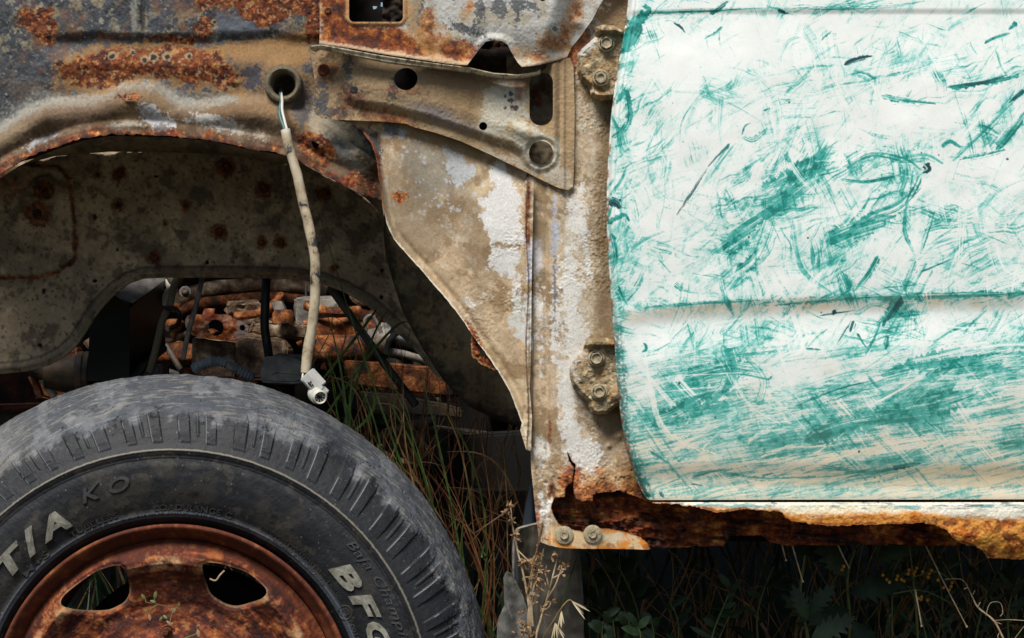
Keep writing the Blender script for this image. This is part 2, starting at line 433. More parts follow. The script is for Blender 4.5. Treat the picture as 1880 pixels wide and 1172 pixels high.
# --- inner wing panel above the wheel
wing_out = [(-700, -260), (640, -260), (640, 120), (704, 200), (704, 366)] + jag(ARCH[::-1], 3.0, 10, 2.5, 5, closed=False) + [(-120, 420), (-400, 700), (-700, 700)]
RIM = [(-60, 275), (0, 240), (50, 208), (90, 192), (150, 186), (190, 178), (215, 166), (245, 158), (285, 160), (305, 175), (330, 190), (370, 194), (430, 184), (490, 186), (560, 205), (640, 260)]
def wing_h(X, Y):
    d, s, t = ldist(X, Y, ARCH); h = np.zeros(len(X))
    h -= .020 * ss(-.3, 1, 1 - (Y - 62) / -1e9) * 0
    yc = Y + 4 * fbm(X, Y, 60, 2, 4); h += ss(40, 130, X) * (.0065 * ss(56, 77, yc) - .010 * ss(79, 122, yc)) + .004 * ss(115, 150, Y) * ss(60, 170, X) * ss(560, 420, X)
    dr, sr, _ = ldist(X, Y, RIM)                       # fillet below the rim line: the wing steps out to the arch
    h -= .022 * ss(-14, 26, sr)
    h += .010 * ss(28, 60, sr) * ss(14, 30, d)
    h -= .005 * np.exp(-(d / 7) ** 2)                   # rolled lip
    h -= .016 * bump(X, Y, 255, 205, 46, 40) + .010 * bump(X, Y, 88, 222, 26, 30) - .006 * bump(X, Y, 155, 215, 26, 26)
    h += .003 * bump(X, Y, 262, 30, 5, 60) - .003 * bump(X, Y, 250, 30, 5, 60)
    h += -.006 * bump(X, Y, 581, 270, 34, 24, 35) + .003 * bump(X, Y, 640, 260, 60, 16, 48) + .022 * ss(655, 702, X) * ss(290, 330, Y)
    h += .004 * bump(X, Y, 246, 188, 9, 5) * 0 - .005 * bump(X, Y, 246, 190, 11, 5, 5) - .004 * bump(X, Y, 432, 152, 10, 6)
    h -= .007 * np.exp(-(((np.hypot(X - 521, Y - 157)) - 34) / 12) ** 2)
    h += .0012 * fbm(X, Y, 42, 4, 2) + .00035 * fbm(X, Y, 5, 3, 8)
    r = rust_w(X, Y); h += r * .0009 * fbm(X, Y, 7, 4, 6)
    return h
def rust_w(X, Y):
    m = patch(X, Y, [(26, 22), (60, 12), (98, 14), (104, 44), (92, 84), (72, 80), (60, 60), (40, 48)], 7, 14, 3, 11)
    m = np.maximum(m, patch(X, Y, [(350, -40), (590, -40), (590, 74), (566, 80), (560, 30), (535, 24), (505, 48), (486, 52), (455, 40), (428, 18), (388, 14), (366, 20)], 8, 16, 3, 12))
    m = np.maximum(m, patch(X, Y, [(104, 118), (158, 100), (210, 88), (330, 82), (396, 96), (438, 140), (432, 160), (376, 152), (330, 144), (262, 138), (206, 158), (150, 164), (112, 148)], 9, 16, 3, 13))
    m = np.maximum(m, ell(X, Y, 374, 48, 22, 16, -30, 8, 10, 2, 14))
    m = np.maximum(m, ell(X, Y, 330, 72, 34, 7, 8, 5, 10, 2, 15))
    m = np.maximum(m, ell(X, Y, 585, 274, 40, 24, 35, 6, 14, 2, 16))
    m = np.maximum(m, ell(X, Y, 668, 340, 34, 20, 30, 6, 14, 2, 17))
    m = np.maximum(m, ell(X, Y, 245, 182, 20, 8, 0, 4, 8, 2, 18))
    m = np.maximum(m, ell(X, Y, 606, 118, 26, 20, 0, 6, 12, 3, 19) * .6)
    return m
def wing_c(X, Y):
    c = Coat(X, Y, '#383c42', .55)
    c.var(.35, 30, 1); c.var(.35, 5, 2)
    n = fbm(X, Y, 26, 6, 21, gain=.7)
    _, sr, _ = ldist(X, Y, RIM); d, s, _ = ldist(X, Y, ARCH)
    f = fbm(X, Y, 4, 3, 22)
    c.add(ss(.12, .5, n + .18 * f) * ss(150, 90, Y), '#8b8064', .75, .8)
    c.add(speck(X, Y, 5, .6, 1), '#8f8b7a', .5)
    c.add(speck(X, Y, 15, .25, 2, .42) * ss(110, 60, Y), '#8f8a74', .75)
    c.add(speck(X, Y, 30, .3, 4, .36) * ss(100, 60, Y), '#5c4a36', .8)
    c.add(speck(X, Y, 3.2, .35, 3, .6) * ss(130, 160, Y), '#85837c', .35)
    c.add(ss(-.05, .5, fbm(X, Y, 55, 5, 61)) * ss(30, 90, Y), '#5b4a39', .6, .85)
    c.add(ss(.0, .5, afbm(X, Y, 14, 3, 82, 4, 62)), '#37342f', .45)
    c.add(ss(.1, .5, fbm(X, Y, 38, 6, 63, gain=.7)) * ss(20, 60, X), '#6f4a30', .5, .85)
    # pale band that follows the rim line, ragged upward
    c.add(ss(-34, 8, sr + 12 * n + 9 * f), '#a09b8c', .8, .7)
    c.add(ss(-8, 20, sr + 5 * n + 6 * f), '#66503a', .9, .9)      # brown dust below
    c.add(ss(.0, .5, fbm(X, Y, 22, 5, 24) + .3 * f) * ss(10, 26, sr), '#5a4632', .75, .9)
    c.add(ell(X, Y, 270, 205, 52, 38, 0, 8, 20, 8, 25), '#826a4a', .6)
    c.add(ell(X, Y, 430, 208, 70, 16, -8, 6, 10, 3, 26), '#6f563b', .8)
    c.add(ell(X, Y, 292, 222, 34, 20, 40, 12, 9, 2, 27), '#a8a9aa', .9, .5)
    c.add(ell(X, Y, 400, 228, 46, 12, 8, 9, 9, 2, 28), '#9b9a94', .85, .5)
    c.add(ell(X, Y, 462, 248, 30, 7, 12, 6, 9, 2, 29), '#9a8f7c', .8, .5)
    c.add(ell(X, Y, 236, 232, 30, 6, -6, 5, 9, 2, 30), '#96938b', .7)
    c.add(ell(X, Y, 80, 262, 32, 9, -26, 6, 9, 2, 31), '#9a9a9a', .85)
    c.add(ell(X, Y, 12, 262, 60, 14, -30, 8, 14, 4, 32), '#7b6a52', .7)
    # dust shelf right of centre
    c.add(patch(X, Y, [(372, 88), (430, 76), (500, 70), (556, 58), (570, 64), (566, 118), (540, 128), (500, 122), (440, 112), (396, 100)], 6, 14, 4, 33), '#8a6a44', .92, .95)
    c.add(patch(X, Y, [(404, 100), (470, 112), (560, 120), (600, 200), (590, 262), (548, 240), (520, 220), (440, 196), (430, 160)], 12, 18, 4, 34), '#816647', .8, .95)
    c.add(ell(X, Y, 460, 142, 26, 20, 30, 10, 8, 1, 35), '#3b3d47', .9)
    c.add(ell(X, Y, 420, 118, 14, 8, 40, 8, 6, 1, 36), '#44464e', .8)
    c.add(ell(X, Y, 560, 196, 18, 40, 0, 9, 6, 1, 37), '#464a52', .75)
    c.add(ell(X, Y, 620, 250, 66, 26, 40, 9, 12, 6, 38), '#a39882', .8)
    c.add(ell(X, Y, 636, 285, 50, 10, 48, 9, 8, 3, 39), '#5d625f', .8)
    c.add(ell(X, Y, 655, 262, 50, 4, 48, 6, 6, 3, 40), '#5c5a52', .7); c.add(ell(X, Y, 640, 240, 60, 10, 45, 7, 9, 6, 48), '#a39a86', .7)
    c.add(patch(X, Y, [(400, 26), (450, 34), (486, 56), (480, 66), (400, 62)], 6, 10, 3, 41), '#50565f', .9)
    c.add(ell(X, Y, 248, 30, 7, 50, 0, 5, 8, 3, 58), '#8b8a80', .6); c.add(ell(X, Y, 262, 30, 5, 60, 0, 3, 8, 2, 59), '#23242a', .8)
    c.add(ss(9, 2, abs(Y - 74 - 4 * fbm(X, Y, 60, 2, 4))) * ss(60, 120, X) * ss(500, 380, X), '#26262a', .7)  # crease shadow painted as a dark line along the pressing
    m = rust_w(X, Y)
    halo = ss(.02, .4, patch(X, Y, [(98, 112), (156, 92), (210, 80), (330, 78), (400, 92), (448, 144), (440, 172), (376, 160), (330, 150), (262, 146), (206, 168), (150, 174), (106, 158)], 14, 14, 8, 13))
    c.add(halo, '#8d6b3f', .7, .9)
    c.rust(m, .72, .97, 5, 9)
    c.add(m * ss(.1, .5, fbm(X, Y, 26, 5, 47)), '#7d4520', .55); c.add(m * ss(.2, .45, fbm(X, Y, 9, 5, 49)), '#301610', .6); c.add(m * ss(.35, .6, fbm(X, Y, 6, 3, 50)), '#a8855c', .6)
    for (x, y, r) in ((205, 103, 9), (243, 96, 6), (265, 110, 8), (281, 105, 10), (306, 104, 9), (346, 103, 7), (33, 57, 5), (393, 40, 6), (330, 71, 5)):
        e = ell(X, Y, x, y, r, r, 0, 2.5, 4, 1, 51); e2 = ell(X, Y, x + 1, y + 1, r * .55, r * .55, 0, 2, 4, 1, 52)
        c.add(e, '#8f8568', .7); c.add(e2, '#1c0f0b', .95)
    c.rust(ss(16, 5, d + 14 * fbm(X, Y, 26, 5, 44) + 4 * fbm(X, Y, 3, 2, 4)), 1.0, .97, 6, 8)
    c.add(ss(60, 20, d) * ss(.0, .3, fbm(X, Y, 20, 5, 55) + .3 * f), '#4d3825', .6, .9)
    c.add(ss(14, 3, d) * ss(.05, .35, fbm(X, Y, 20, 4, 56)), '#2a1610', .8)
    c.var(.18, 3, 9)
    return c
T(relief('inner_wing_panel', wing_out, .10, wing_h, wing_c, M_coat, None, holes=[circ(521, 156, 21), jag([(575, 262), (590, 268), (585, 278), (577, 272)], 1, 4, 2, 3)], thick=.004))

# --- wheel arch roof and inner wall
def strip(name, front, yf, backl, yb, n=40, mat=None, cfun=None, parent=None, sag=0.0, samp=160, fine=.0006):
    """a surface ruled between two pixel curves at their own depths"""
    def rs(pl):
        p = np.array(pl, float); L = np.concatenate([[0], np.cumsum(np.hypot(*(p[1:] - p[:-1]).T))]); t = np.linspace(0, L[-1], samp)
        return np.interp(t, L, p[:, 0]), np.interp(t, L, p[:, 1])
    fx, fy = rs(front); bx, by = rs(backl); V = []; C = []
    u = np.linspace(0, 1, n)[None, :]
    X = fx[:, None] * (1 - u) + bx[:, None] * u; Y = fy[:, None] * (1 - u) + by[:, None] * u
    dep = yf * (1 - u) + yb * u + sag * np.sin(u * math.pi) + 0 * X
    dep = dep + fine * 4 * fbm(X, Y, 26, 4, 3)
    s = K * (D + dep) / D
    V = np.stack([(X - 940) * s, dep, Z0 + (586 - Y) * s], -1).reshape(-1, 3)
    i = np.arange(samp - 1)[:, None] * n + np.arange(n - 1)[None, :]; i = i.ravel()
    F = np.stack([i, i + n, i + n + 1, i + 1], 1)
    co = cfun(X.ravel(), Y.ravel())
    me = mesh_np(name, V, F, np.clip(co.c, 0, 1), co.r); return link(name, me, mat, parent)
def liner_c(X, Y):
    c = Coat(X, Y, '#8a7658', .85); c.var(.3, 40, 3); c.var(.25, 5, 5)
    c.add(ss(.1, .5, fbm(X, Y, 30, 5, 8)), '#4b463e', .7)
    c.add(ss(.25, .6, fbm(X, Y, 16, 5, 9)) , '#3a2a1c', .5)
    c.add(speck(X, Y, 7, .5, 6), '#2a2724', .6)
    return c
BACKARC = [(-60, 366), (0, 330), (45, 302), (100, 287), (200, 279), (307, 280), (400, 284), (470, 292), (560, 308), (620, 332), (670, 362), (705, 400)]
T(strip('wheel_arch_roof', ARCH[:-1] + [(700, 366)], .095, BACKARC, .42, 30, M_coat, liner_c))
EDGE_C = [(622, 222), (646, 227), (666, 242), (682, 264), (690, 285), (694, 310), (699, 350), (704, 385), (712, 415), (722, 438), (745, 465), (775, 498), (808, 536), (835, 568), (858, 600), (872, 622), (893, 650), (914, 680), (935, 716), (952, 758), (964, 792), (974, 822)]
WALLR = [(705, 392), (704, 430), (708, 470), (722, 520), (740, 575), (775, 640), (815, 700), (858, 745), (905, 768), (950, 784), (975, 826)]
def lin2(X, Y):
    c = liner_c(X, Y); c.add(ss(.15, .5, fbm(X, Y, 46, 4, 31)), '#8c8068', .55)
    d, _, _ = ldist(X, Y, WALLR); c.add(ss(16, 4, d + 8 * fbm(X, Y, 8, 3, 4)), '#2e2a24', .8)
    return c
T(strip('rear_liner', EDGE_C[7:], .075, WALLR, .36, 60, M_coat, lin2, sag=.035, samp=360))

IW = [(-300, 300), (-60, 340), (0, 320), (45, 296), (100, 282), (200, 274), (307, 274), (400, 278), (470, 286), (560, 300), (640, 330), (712, 380), (716, 470), (730, 520), (748, 575), (786, 645), (822, 702),
      (800, 690), (760, 640), (715, 598), (672, 560), (630, 536), (590, 521), (540, 513), (480, 511), (420, 510), (360, 510), (300, 510), (262, 512), (236, 521), (214, 538), (192, 560), (176, 580), (160, 606), (143, 632), (118, 655), (86, 672), (50, 682), (10, 686), (-60, 690), (-300, 690)]
CUT = IW[17:]
def iw_h(X, Y):
    d, s, _ = ldist(X, Y, CUT); h = -.008 * np.exp(-((d - 10) / 8) ** 2) + .002 * fbm(X, Y, 60, 3, 3)
    h -= .010 * ss(-5, 8, sdist(X, Y, [(-90, 300), (60, 300), (110, 308), (140, 330), (147, 420), (142, 476), (108, 500), (70, 510), (-90, 512)]))
    h -= .006 * np.exp(-(((np.hypot((X - 85), (Y - 350)) - 22)) / 6) ** 2)
    h += .0007 * fbm(X, Y, 7, 4, 6)
    h -= .02 * ss(60, 0, X - 0) * ss(420, 300, Y)
    return h
IWB = [(82, 350, 13), (71, 394, 16), (220, 320, 10), (415, 309, 13), (483, 347, 12), (218, 376, 9), (402, 426, 11), (284, 474, 9), (480, 446, 8), (515, 446, 9), (594, 356, 10), (614, 492, 7), (340, 378, 6), (303, 412, 5), (180, 321, 6), (690, 338, 5)]
def iw_c(X, Y):
    c = Coat(X, Y, '#a8957a', .85); c.var(.3, 60, 3); c.var(.28, 6, 5)
    c.add(ss(0, .5, fbm(X, Y, 50, 5, 8)), '#6f6353', .6)
    c.add(ss(420, 640, Y) * ss(200, 60, X), '#a8967a', .6)
    c.add(ss(.1, .5, fbm(X, Y, 24, 5, 15)), '#37312a', .6)
    c.add(speck(X, Y, 6, .5, 6), '#2a2724', .6)
    d, s, _ = ldist(X, Y, CUT); c.add(ss(20, 10, d) * ss(3, 8, d), '#6b6252', .5); c.add(ss(4, 1, abs(d - 20)), '#2a2520', .6)
    for i, (x, y, r) in enumerate(IWB):
        c.rust(ell(X, Y, x, y, r * 1.5, r * 1.5, 0, 5, 9, 4, 60 + i), .7, .85, 7, 8)
        c.add(ell(X, Y, x, y, r * .6, r * .6, 0, 2, 5, 2, 61), '#120b08', .9)
    d, _, _ = ldist(X, Y, [(60, 306), (108, 306), (128, 330), (140, 420), (140, 474), (108, 500), (70, 510), (-90, 512)])
    c.rust(ss(6, 1, d + 3 * fbm(X, Y, 8, 3, 3)), .8, .9)
    c.rust(ss(70, 0, X + 30 * fbm(X, Y, 18, 4, 5)) * ss(390, 330, Y), .8, .8)
    c.rust(ss(30, 5, abs(Y - 505 - 6 * fbm(X, Y, 14, 3, 2))) * ss(270, 330, X) * ss(700, 560, X), .6, .35)
    return c
T(relief('inner_arch_wall', IW, .42, iw_h, iw_c, M_coat, None, step=1.6, thick=.012,
         holes=[circ(174, 399, 4, 6, 12), circ(215, 459, 3.2, n=12), circ(286, 324, 5, 3, 12), circ(174, 516, 5, 3.5, 12), circ(80, 535, 4, 6, 12), circ(73, 634, 4, 4, 12), circ(380, 482, 4, n=12), circ(701, 497, 4, n=12), circ(700, 546, 4, n=12), circ(22, 306, 6, 2.5, 12), circ(71, 398, 8, 5, 16)]))
for i, (x, y, r) in enumerate(IWB):
    if i in (0, 2, 3, 4, 6, 7, 8, 9, 10, 11, 12): T(hexbolt('spot_bolt', x, y, .415, r * .62, M_boltrust, None, 1.25, .9, i * 17, .5))

# --- scuttle (upper cowl) panel
E_OUT = [(587, -260), (1200, -260), (1160, -60), (1112, -10), (1100, 10), (1088, 34), (1068, 62), (1050, 84), (1041, 103), (1016, 112), (990, 120), (958, 125), (950, 116), (938, 96), (932, 84), (922, 78), (905, 76), (892, 79), (882, 90), (868, 108), (858, 122), (820, 118), (760, 109), (700, 100), (640, 89), (587, 82)]
def E_h(X, Y):
    h = np.zeros(len(X)); h -= .007 * ss(0, 14, X - 772 + 2 * np.sin(Y / 20)) * ss(130, 70, Y) - .003 * bump(X, Y, 800, 60, 14, 60)
    h -= .006 * bump(X, Y, 872, 45, 22, 60) + .006 * ss(850, 880, X) * ss(95, 40, Y)
    h += .028 * ss(1015, 1075, X + Y * .3)
    hat = [(858, 122), (868, 108), (882, 90), (892, 79), (905, 76), (922, 78), (932, 84), (938, 96), (950, 116), (958, 125)]
    d, _, _ = ldist(X, Y, hat); h -= .005 * ss(16, 2, d)
    dl = E_lip(X); h -= .006 * ss(20, 0, dl - Y)
    d2 = -sdist(X, Y, rrect(641, -40, 740, 41, 10)); h -= .003 * ss(10, 2, d2)
    h -= .005 * bump(X, Y, 1060, 40, 14, 14)
    return h + .0010 * fbm(X, Y, 50, 3, 5) + .0003 * fbm(X, Y, 4, 3, 7)
def E_lip(X): return np.interp(X, [587, 640, 700, 760, 820, 858, 958, 990, 1016, 1041], [82, 89, 100, 109, 118, 122, 125, 120, 112, 103])
def E_c(X, Y):
    c = Coat(X, Y, '#b0aea6', .5); c.var(.12, 30, 3); c.var(.12, 4, 5)
    n = fbm(X, Y, 18, 5, 6); f = fbm(X, Y, 4, 3, 7)
    c.add(ss(.1, .5, fbm(X, Y, 30, 5, 13)), '#9b8d72', .6, .8)
    c.add(patch(X, Y, [(735, -40), (775, -40), (772, 70), (745, 60)], 9, 14, 4, 21), '#8a7250', .8, .9)
    c.add(patch(X, Y, [(586, -60), (745, -60), (752, 20), (735, 50), (752, 66), (800, 84), (850, 96), (868, 108), (855, 126), (700, 110), (586, 95)], 9, 16, 8, 22), '#b98a58', .85, .9)
    c.rust(patch(X, Y, [(586, -60), (640, -60), (640, 44), (735, 48), (746, 66), (800, 88), (790, 106), (700, 96), (586, 92)], 8, 16, 6, 23), .8, .97, 8, 12)
    c.rust(patch(X, Y, [(812, 72), (850, 74), (884, 84), (868, 112), (820, 112), (806, 96)], 7, 12, 4, 24), .95, .92, 9, 10)
    c.add(ss(9, 2, -sdist(X, Y, rrect(641, -40, 740, 41, 10)) + 2 * f), '#b88a5c', .7)
    for (x, y, rx, ry, a, s_) in ((880, 22, 9, 26, 5, 1), (915, 18, 14, 20, -30, 2), (950, 10, 12, 14, 0, 3), (952, 34, 4, 12, 8, 4), (850, 52, 30, 7, 12, 5), (868, 62, 22, 5, 22, 6), (775, 30, 5, 34, 4, 7), (1018, 52, 5, 5, 0, 8), (975, 14, 14, 8, 30, 9)):
        c.add(ell(X, Y, x, y, rx, ry, a, 7, 5, 1, 70 + s_), '#45484d', .85)
    c.add(speck(X, Y, 6, .62, 3) * ss(-.2, .3, n), '#3f424a', .7)
    for (x, y, rx, ry, s_) in ((790, 70, 30, 26, 1), (1000, 108, 44, 12, 2), (1040, 60, 14, 36, 3), (785, 40, 14, 30, 4), (1060, 20, 18, 26, 5), (862, 8, 8, 20, 6), (1010, 78, 20, 16, 7)):
        c.add(ell(X, Y, x, y, rx, ry, 10, 11, 12, 5, 80 + s_), '#a87a45', .7, .85)
        c.rust(ell(X, Y, x, y, rx * .5, ry * .5, 10, 11, 8, 3, 84 + s_), 1.1, .7, 5, 8)
    dl = E_lip(X); c.add(ss(10, 3, dl - Y + 3 * f), '#c9b899', .6); c.rust(ss(3, .5, dl - Y), 1, .5)
    c.add(bump(X, Y, 602, 21, 7), '#a5744b', .8)
    c.var(.08, 2.5, 9)
    return c
T(relief('scuttle_panel', E_OUT, .016, E_h, E_c, M_coat, None, holes=[rrect(641, -40, 740, 41, 9), circ(833, -4, 7, n=20), circ(996, -3, 8, n=20)], step=1.25, thick=.003))

# --- bracket plate with slot and round holes
B_TOP = [(568, 87), (590, 84), (640, 94), (700, 105), (760, 114), (860, 126), (920, 138), (960, 138), (990, 132), (1012, 120), (1040, 108)]
B_OUT = B_TOP + [(1046, 106), (1053, 122), (1055, 200), (1054, 300), (1052, 343), (1044, 349), (1034, 348), (1020, 343), (985, 325), (960, 312), (900, 283), (845, 258), (800, 243), (758, 232), (745, 226), (700, 222), (650, 220), (620, 219), (590, 216), (578, 209), (574, 195), (577, 150), (571, 110)]
RIDGE = [(627, 100), (628, 150), (634, 180), (650, 194), (690, 198), (730, 206), (790, 222), (850, 242), (910, 263), (940, 272), (956, 284), (966, 300), (985, 312), (1005, 312), (1019, 300), (1025, 280), (1026, 110)]
def B_h(X, Y):
    d, s, _ = ldist(X, Y, RIDGE); h = .011 * ss(-14, 7, s)          # outside of the ridge lies back
    h -= .004 * ss(0, 60, Y - 110) * ss(-10, -40, s)
    h += .012 * ss(40, 0, Y - np.interp(X, [p[0] for p in B_TOP], [p[1] for p in B_TOP])) * ss(590, 640, X) * ss(1020, 980, X)
    h -= .006 * bump(X, Y, 965, 243, 30, 16, 25) + .0015 * bump(X, Y, 993, 281, 40)
    d = np.hypot(X - 993, Y - 281); h += .004 * np.exp(-((d - 24) / 4) ** 2)
    h += .003 * bump(X, Y, 713, 235, 26, 8, 10) * -1 + .003 * bump(X, Y, 870, 190, 90, 30, 20)
    h -= .003 * np.exp(-((X - 1034) / 4.) ** 2) + .012 * ss(990, 1022, X)
    return h + .0007 * fbm(X, Y, 40, 3, 5) + .00035 * fbm(X, Y, 4, 3, 7)
def B_c(X, Y):
    c = Coat(X, Y, '#9b8262', .85); c.var(.22, 30, 3); c.var(.2, 4, 5)
    n = fbm(X, Y, 18, 5, 6); f = fbm(X, Y, 4, 3, 7)
    c.add(ss(-.1, .5, fbm(X, Y, 34, 4, 12)) * ss(620, 700, X), '#a58d6b', .8)
    c.add(ss(.0, .45, fbm(X, Y, 16, 5, 13)) * ss(700, 600, X), '#5b4a36', .8)
    for (x, y, rx, ry, a, s_) in ((638, 130, 7, 40, 0, 1), (592, 175, 10, 30, 0, 2), (612, 205, 20, 8, 0, 3), (582, 195, 8, 14, 0, 4), (724, 165, 8, 22, 10, 5), (660, 178, 8, 8, 0, 6), (640, 165, 6, 16, 0, 7)):
        c.add(ell(X, Y, x, y, rx, ry, a, 9, 6, 1, 90 + s_), '#43474c', .8)
    c.add(ell(X, Y, 806, 212, 54, 14, 20, 6, 20, 10, 30), '#6f7584', .55)
    c.add(ell(X, Y, 852, 160, 44, 60, 0, 12, 26, 20, 31), '#7b6547', .6)
    c.add(patch(X, Y, [(905, 160), (935, 145), (965, 150), (970, 235), (990, 240), (1030, 250), (1026, 310), (985, 318), (950, 270), (890, 250), (880, 230), (890, 190)], 12, 14, 6, 32), '#bdb8a6', .85, .6)
    c.add(patch(X, Y, [(925, 285), (990, 300), (1050, 310), (1050, 344), (1030, 345), (960, 312), (880, 275)], 8, 10, 4, 33), '#b4ad9c', .6)
    c.add(ell(X, Y, 1040, 200, 10, 90, 0, 8, 12, 6, 34), '#a38a68', .8)
    c.add(ss(.15, .5, n) * ss(880, 930, X), '#a58a62', .7)
    for (x, y, r) in ((938, 172, 6), (941, 198, 3.5), (937, 185, 5), (928, 198, 3), (948, 199, 5), (928, 178, 2)): c.add(ell(X, Y, x, y, r, r * .9, 20, 3, 4, .7, int(x)), '#3a3e48', .95, .4)
    for (x, y, rx, ry, s_) in ((645, 180, 22, 20, 1), (735, 232, 38, 12, 2), (712, 215, 40, 8, 3), (600, 128, 22, 18, 4), (690, 205, 50, 8, 5), (620, 210, 14, 8, 6), (745, 168, 26, 7, 7), (955, 150, 14, 40, 8)):
        c.rust(ell(X, Y, x, y, rx, ry, 10, 9, 10, 5, 100 + s_), 1.0, .55, 5, 9)
    dt = Y - np.interp(X, [p[0] for p in B_TOP], [p[1] for p in B_TOP]); c.add(ss(14, 3, dt + 4 * f), '#8b6f4c', .6)
    c.add(ss(5, 1, -sdist(X, Y, circ(993, 281, 22)) - .1) * 0, '#ffffff')
    c.var(.12, 2.5, 9)
    return c
T(relief('bracket_plate', B_OUT, .036, B_h, B_c, M_coat, None, step=1.25, thick=.003,
         holes=[circ(745, 145, 21.5), circ(650, 166, 7.5, n=20), circ(887, 232, 7.5, n=20), rrect(972, 133, 1015, 231, 20), circ(993, 281, 22)]))
T(relief('flange_lip', [(568, 88), (572, 84), (590, 82), (640, 91), (700, 102), (760, 111), (820, 119), (862, 124), (905, 134), (950, 138), (985, 132), (992, 128), (992, 134), (960, 141), (930, 142), (890, 137), (860, 131), (800, 124), (740, 117), (700, 111), (640, 99), (600, 90), (585, 88), (576, 92)], .010,
         lambda X, Y: .0006 * fbm(X, Y, 12, 3, 4) + .0035 * ss(0, 6, Y - np.interp(X, [568, 590, 640, 700, 760, 862, 905, 950, 992], [86, 83, 92, 103, 112, 125, 135, 139, 128])) - .004 * bump(X, Y, 940, 138, 30, 20),
         lambda X, Y: (lambda c: (c.var(.2, 9, 3), c.add(ss(.2, .5, fbm(X, Y, 9, 4, 8)), '#b08a5c', .6), c.add(ss(.25, .5, fbm(X, Y, 6, 3, 5)), '#4a3c30', .6), c)[-1])(Coat(X, Y, '#d0c3a6', .6)), M_coat, None, step=1.0, thick=.022))
T(hexbolt('rusty_bolt', 594, 129, .048, 10, M_boltrust, None, 1.1, .7, 5, .6))
T(hexbolt('rusty_bolt', 602, 20, .015, 5, M_boltrust, None, 1.2, .5, 5, .5))

# --- gusset with curved free edge
C_OUT = EDGE_C + [(976, 822), (978, 640), (977, 500), (975, 330), (980, 328), (930, 285), (860, 250), (780, 226), (720, 208), (650, 200), (622, 208)]
C_OUT = jag(EDGE_C[:-1], .8, 12, 3, 3, closed=False) + C_OUT[len(EDGE_C) - 1:]
def C_h(X, Y):
    d, s, _ = ldist(X, Y, EDGE_C); h = -.007 * np.exp(-(d / 5) ** 2) + .004 * np.exp(-((d - 12) / 7) ** 2)
    h -= .014 * ss(720, 960, X) * ss(250, 450, Y) - .010 * bump(X, Y, 800, 420, 60, 120, -20) * .6
    h -= .006 * bump(X, Y, 740, 300, 60, 60) - .005 * bump(X, Y, 860, 400, 26, 120, -14)
    h -= .003 * bump(X, Y, 900, 430, 20, 90, -8)
    h -= .004 * np.exp(-((X - 966 - 2 * np.sin(Y / 37.)) / 3.) ** 2) - .003 * np.exp(-((X - 972 - 2 * np.sin(Y / 37.)) / 2.) ** 2)
    g = ss(-.2, .4, fbm(X, Y, 50, 3, 30)) * ss(380, 440, Y) + .25
    h = h * ss(-6, 44, Y - np.interp(X, [620, 700, 760, 845, 900, 960, 985, 1034], [219, 222, 232, 258, 283, 312, 325, 348]))
    h -= .0004 * g * fbm(X, Y, 3.0, 2, 7) + .0008 * fbm(X, Y, 50, 3, 5)
    return h
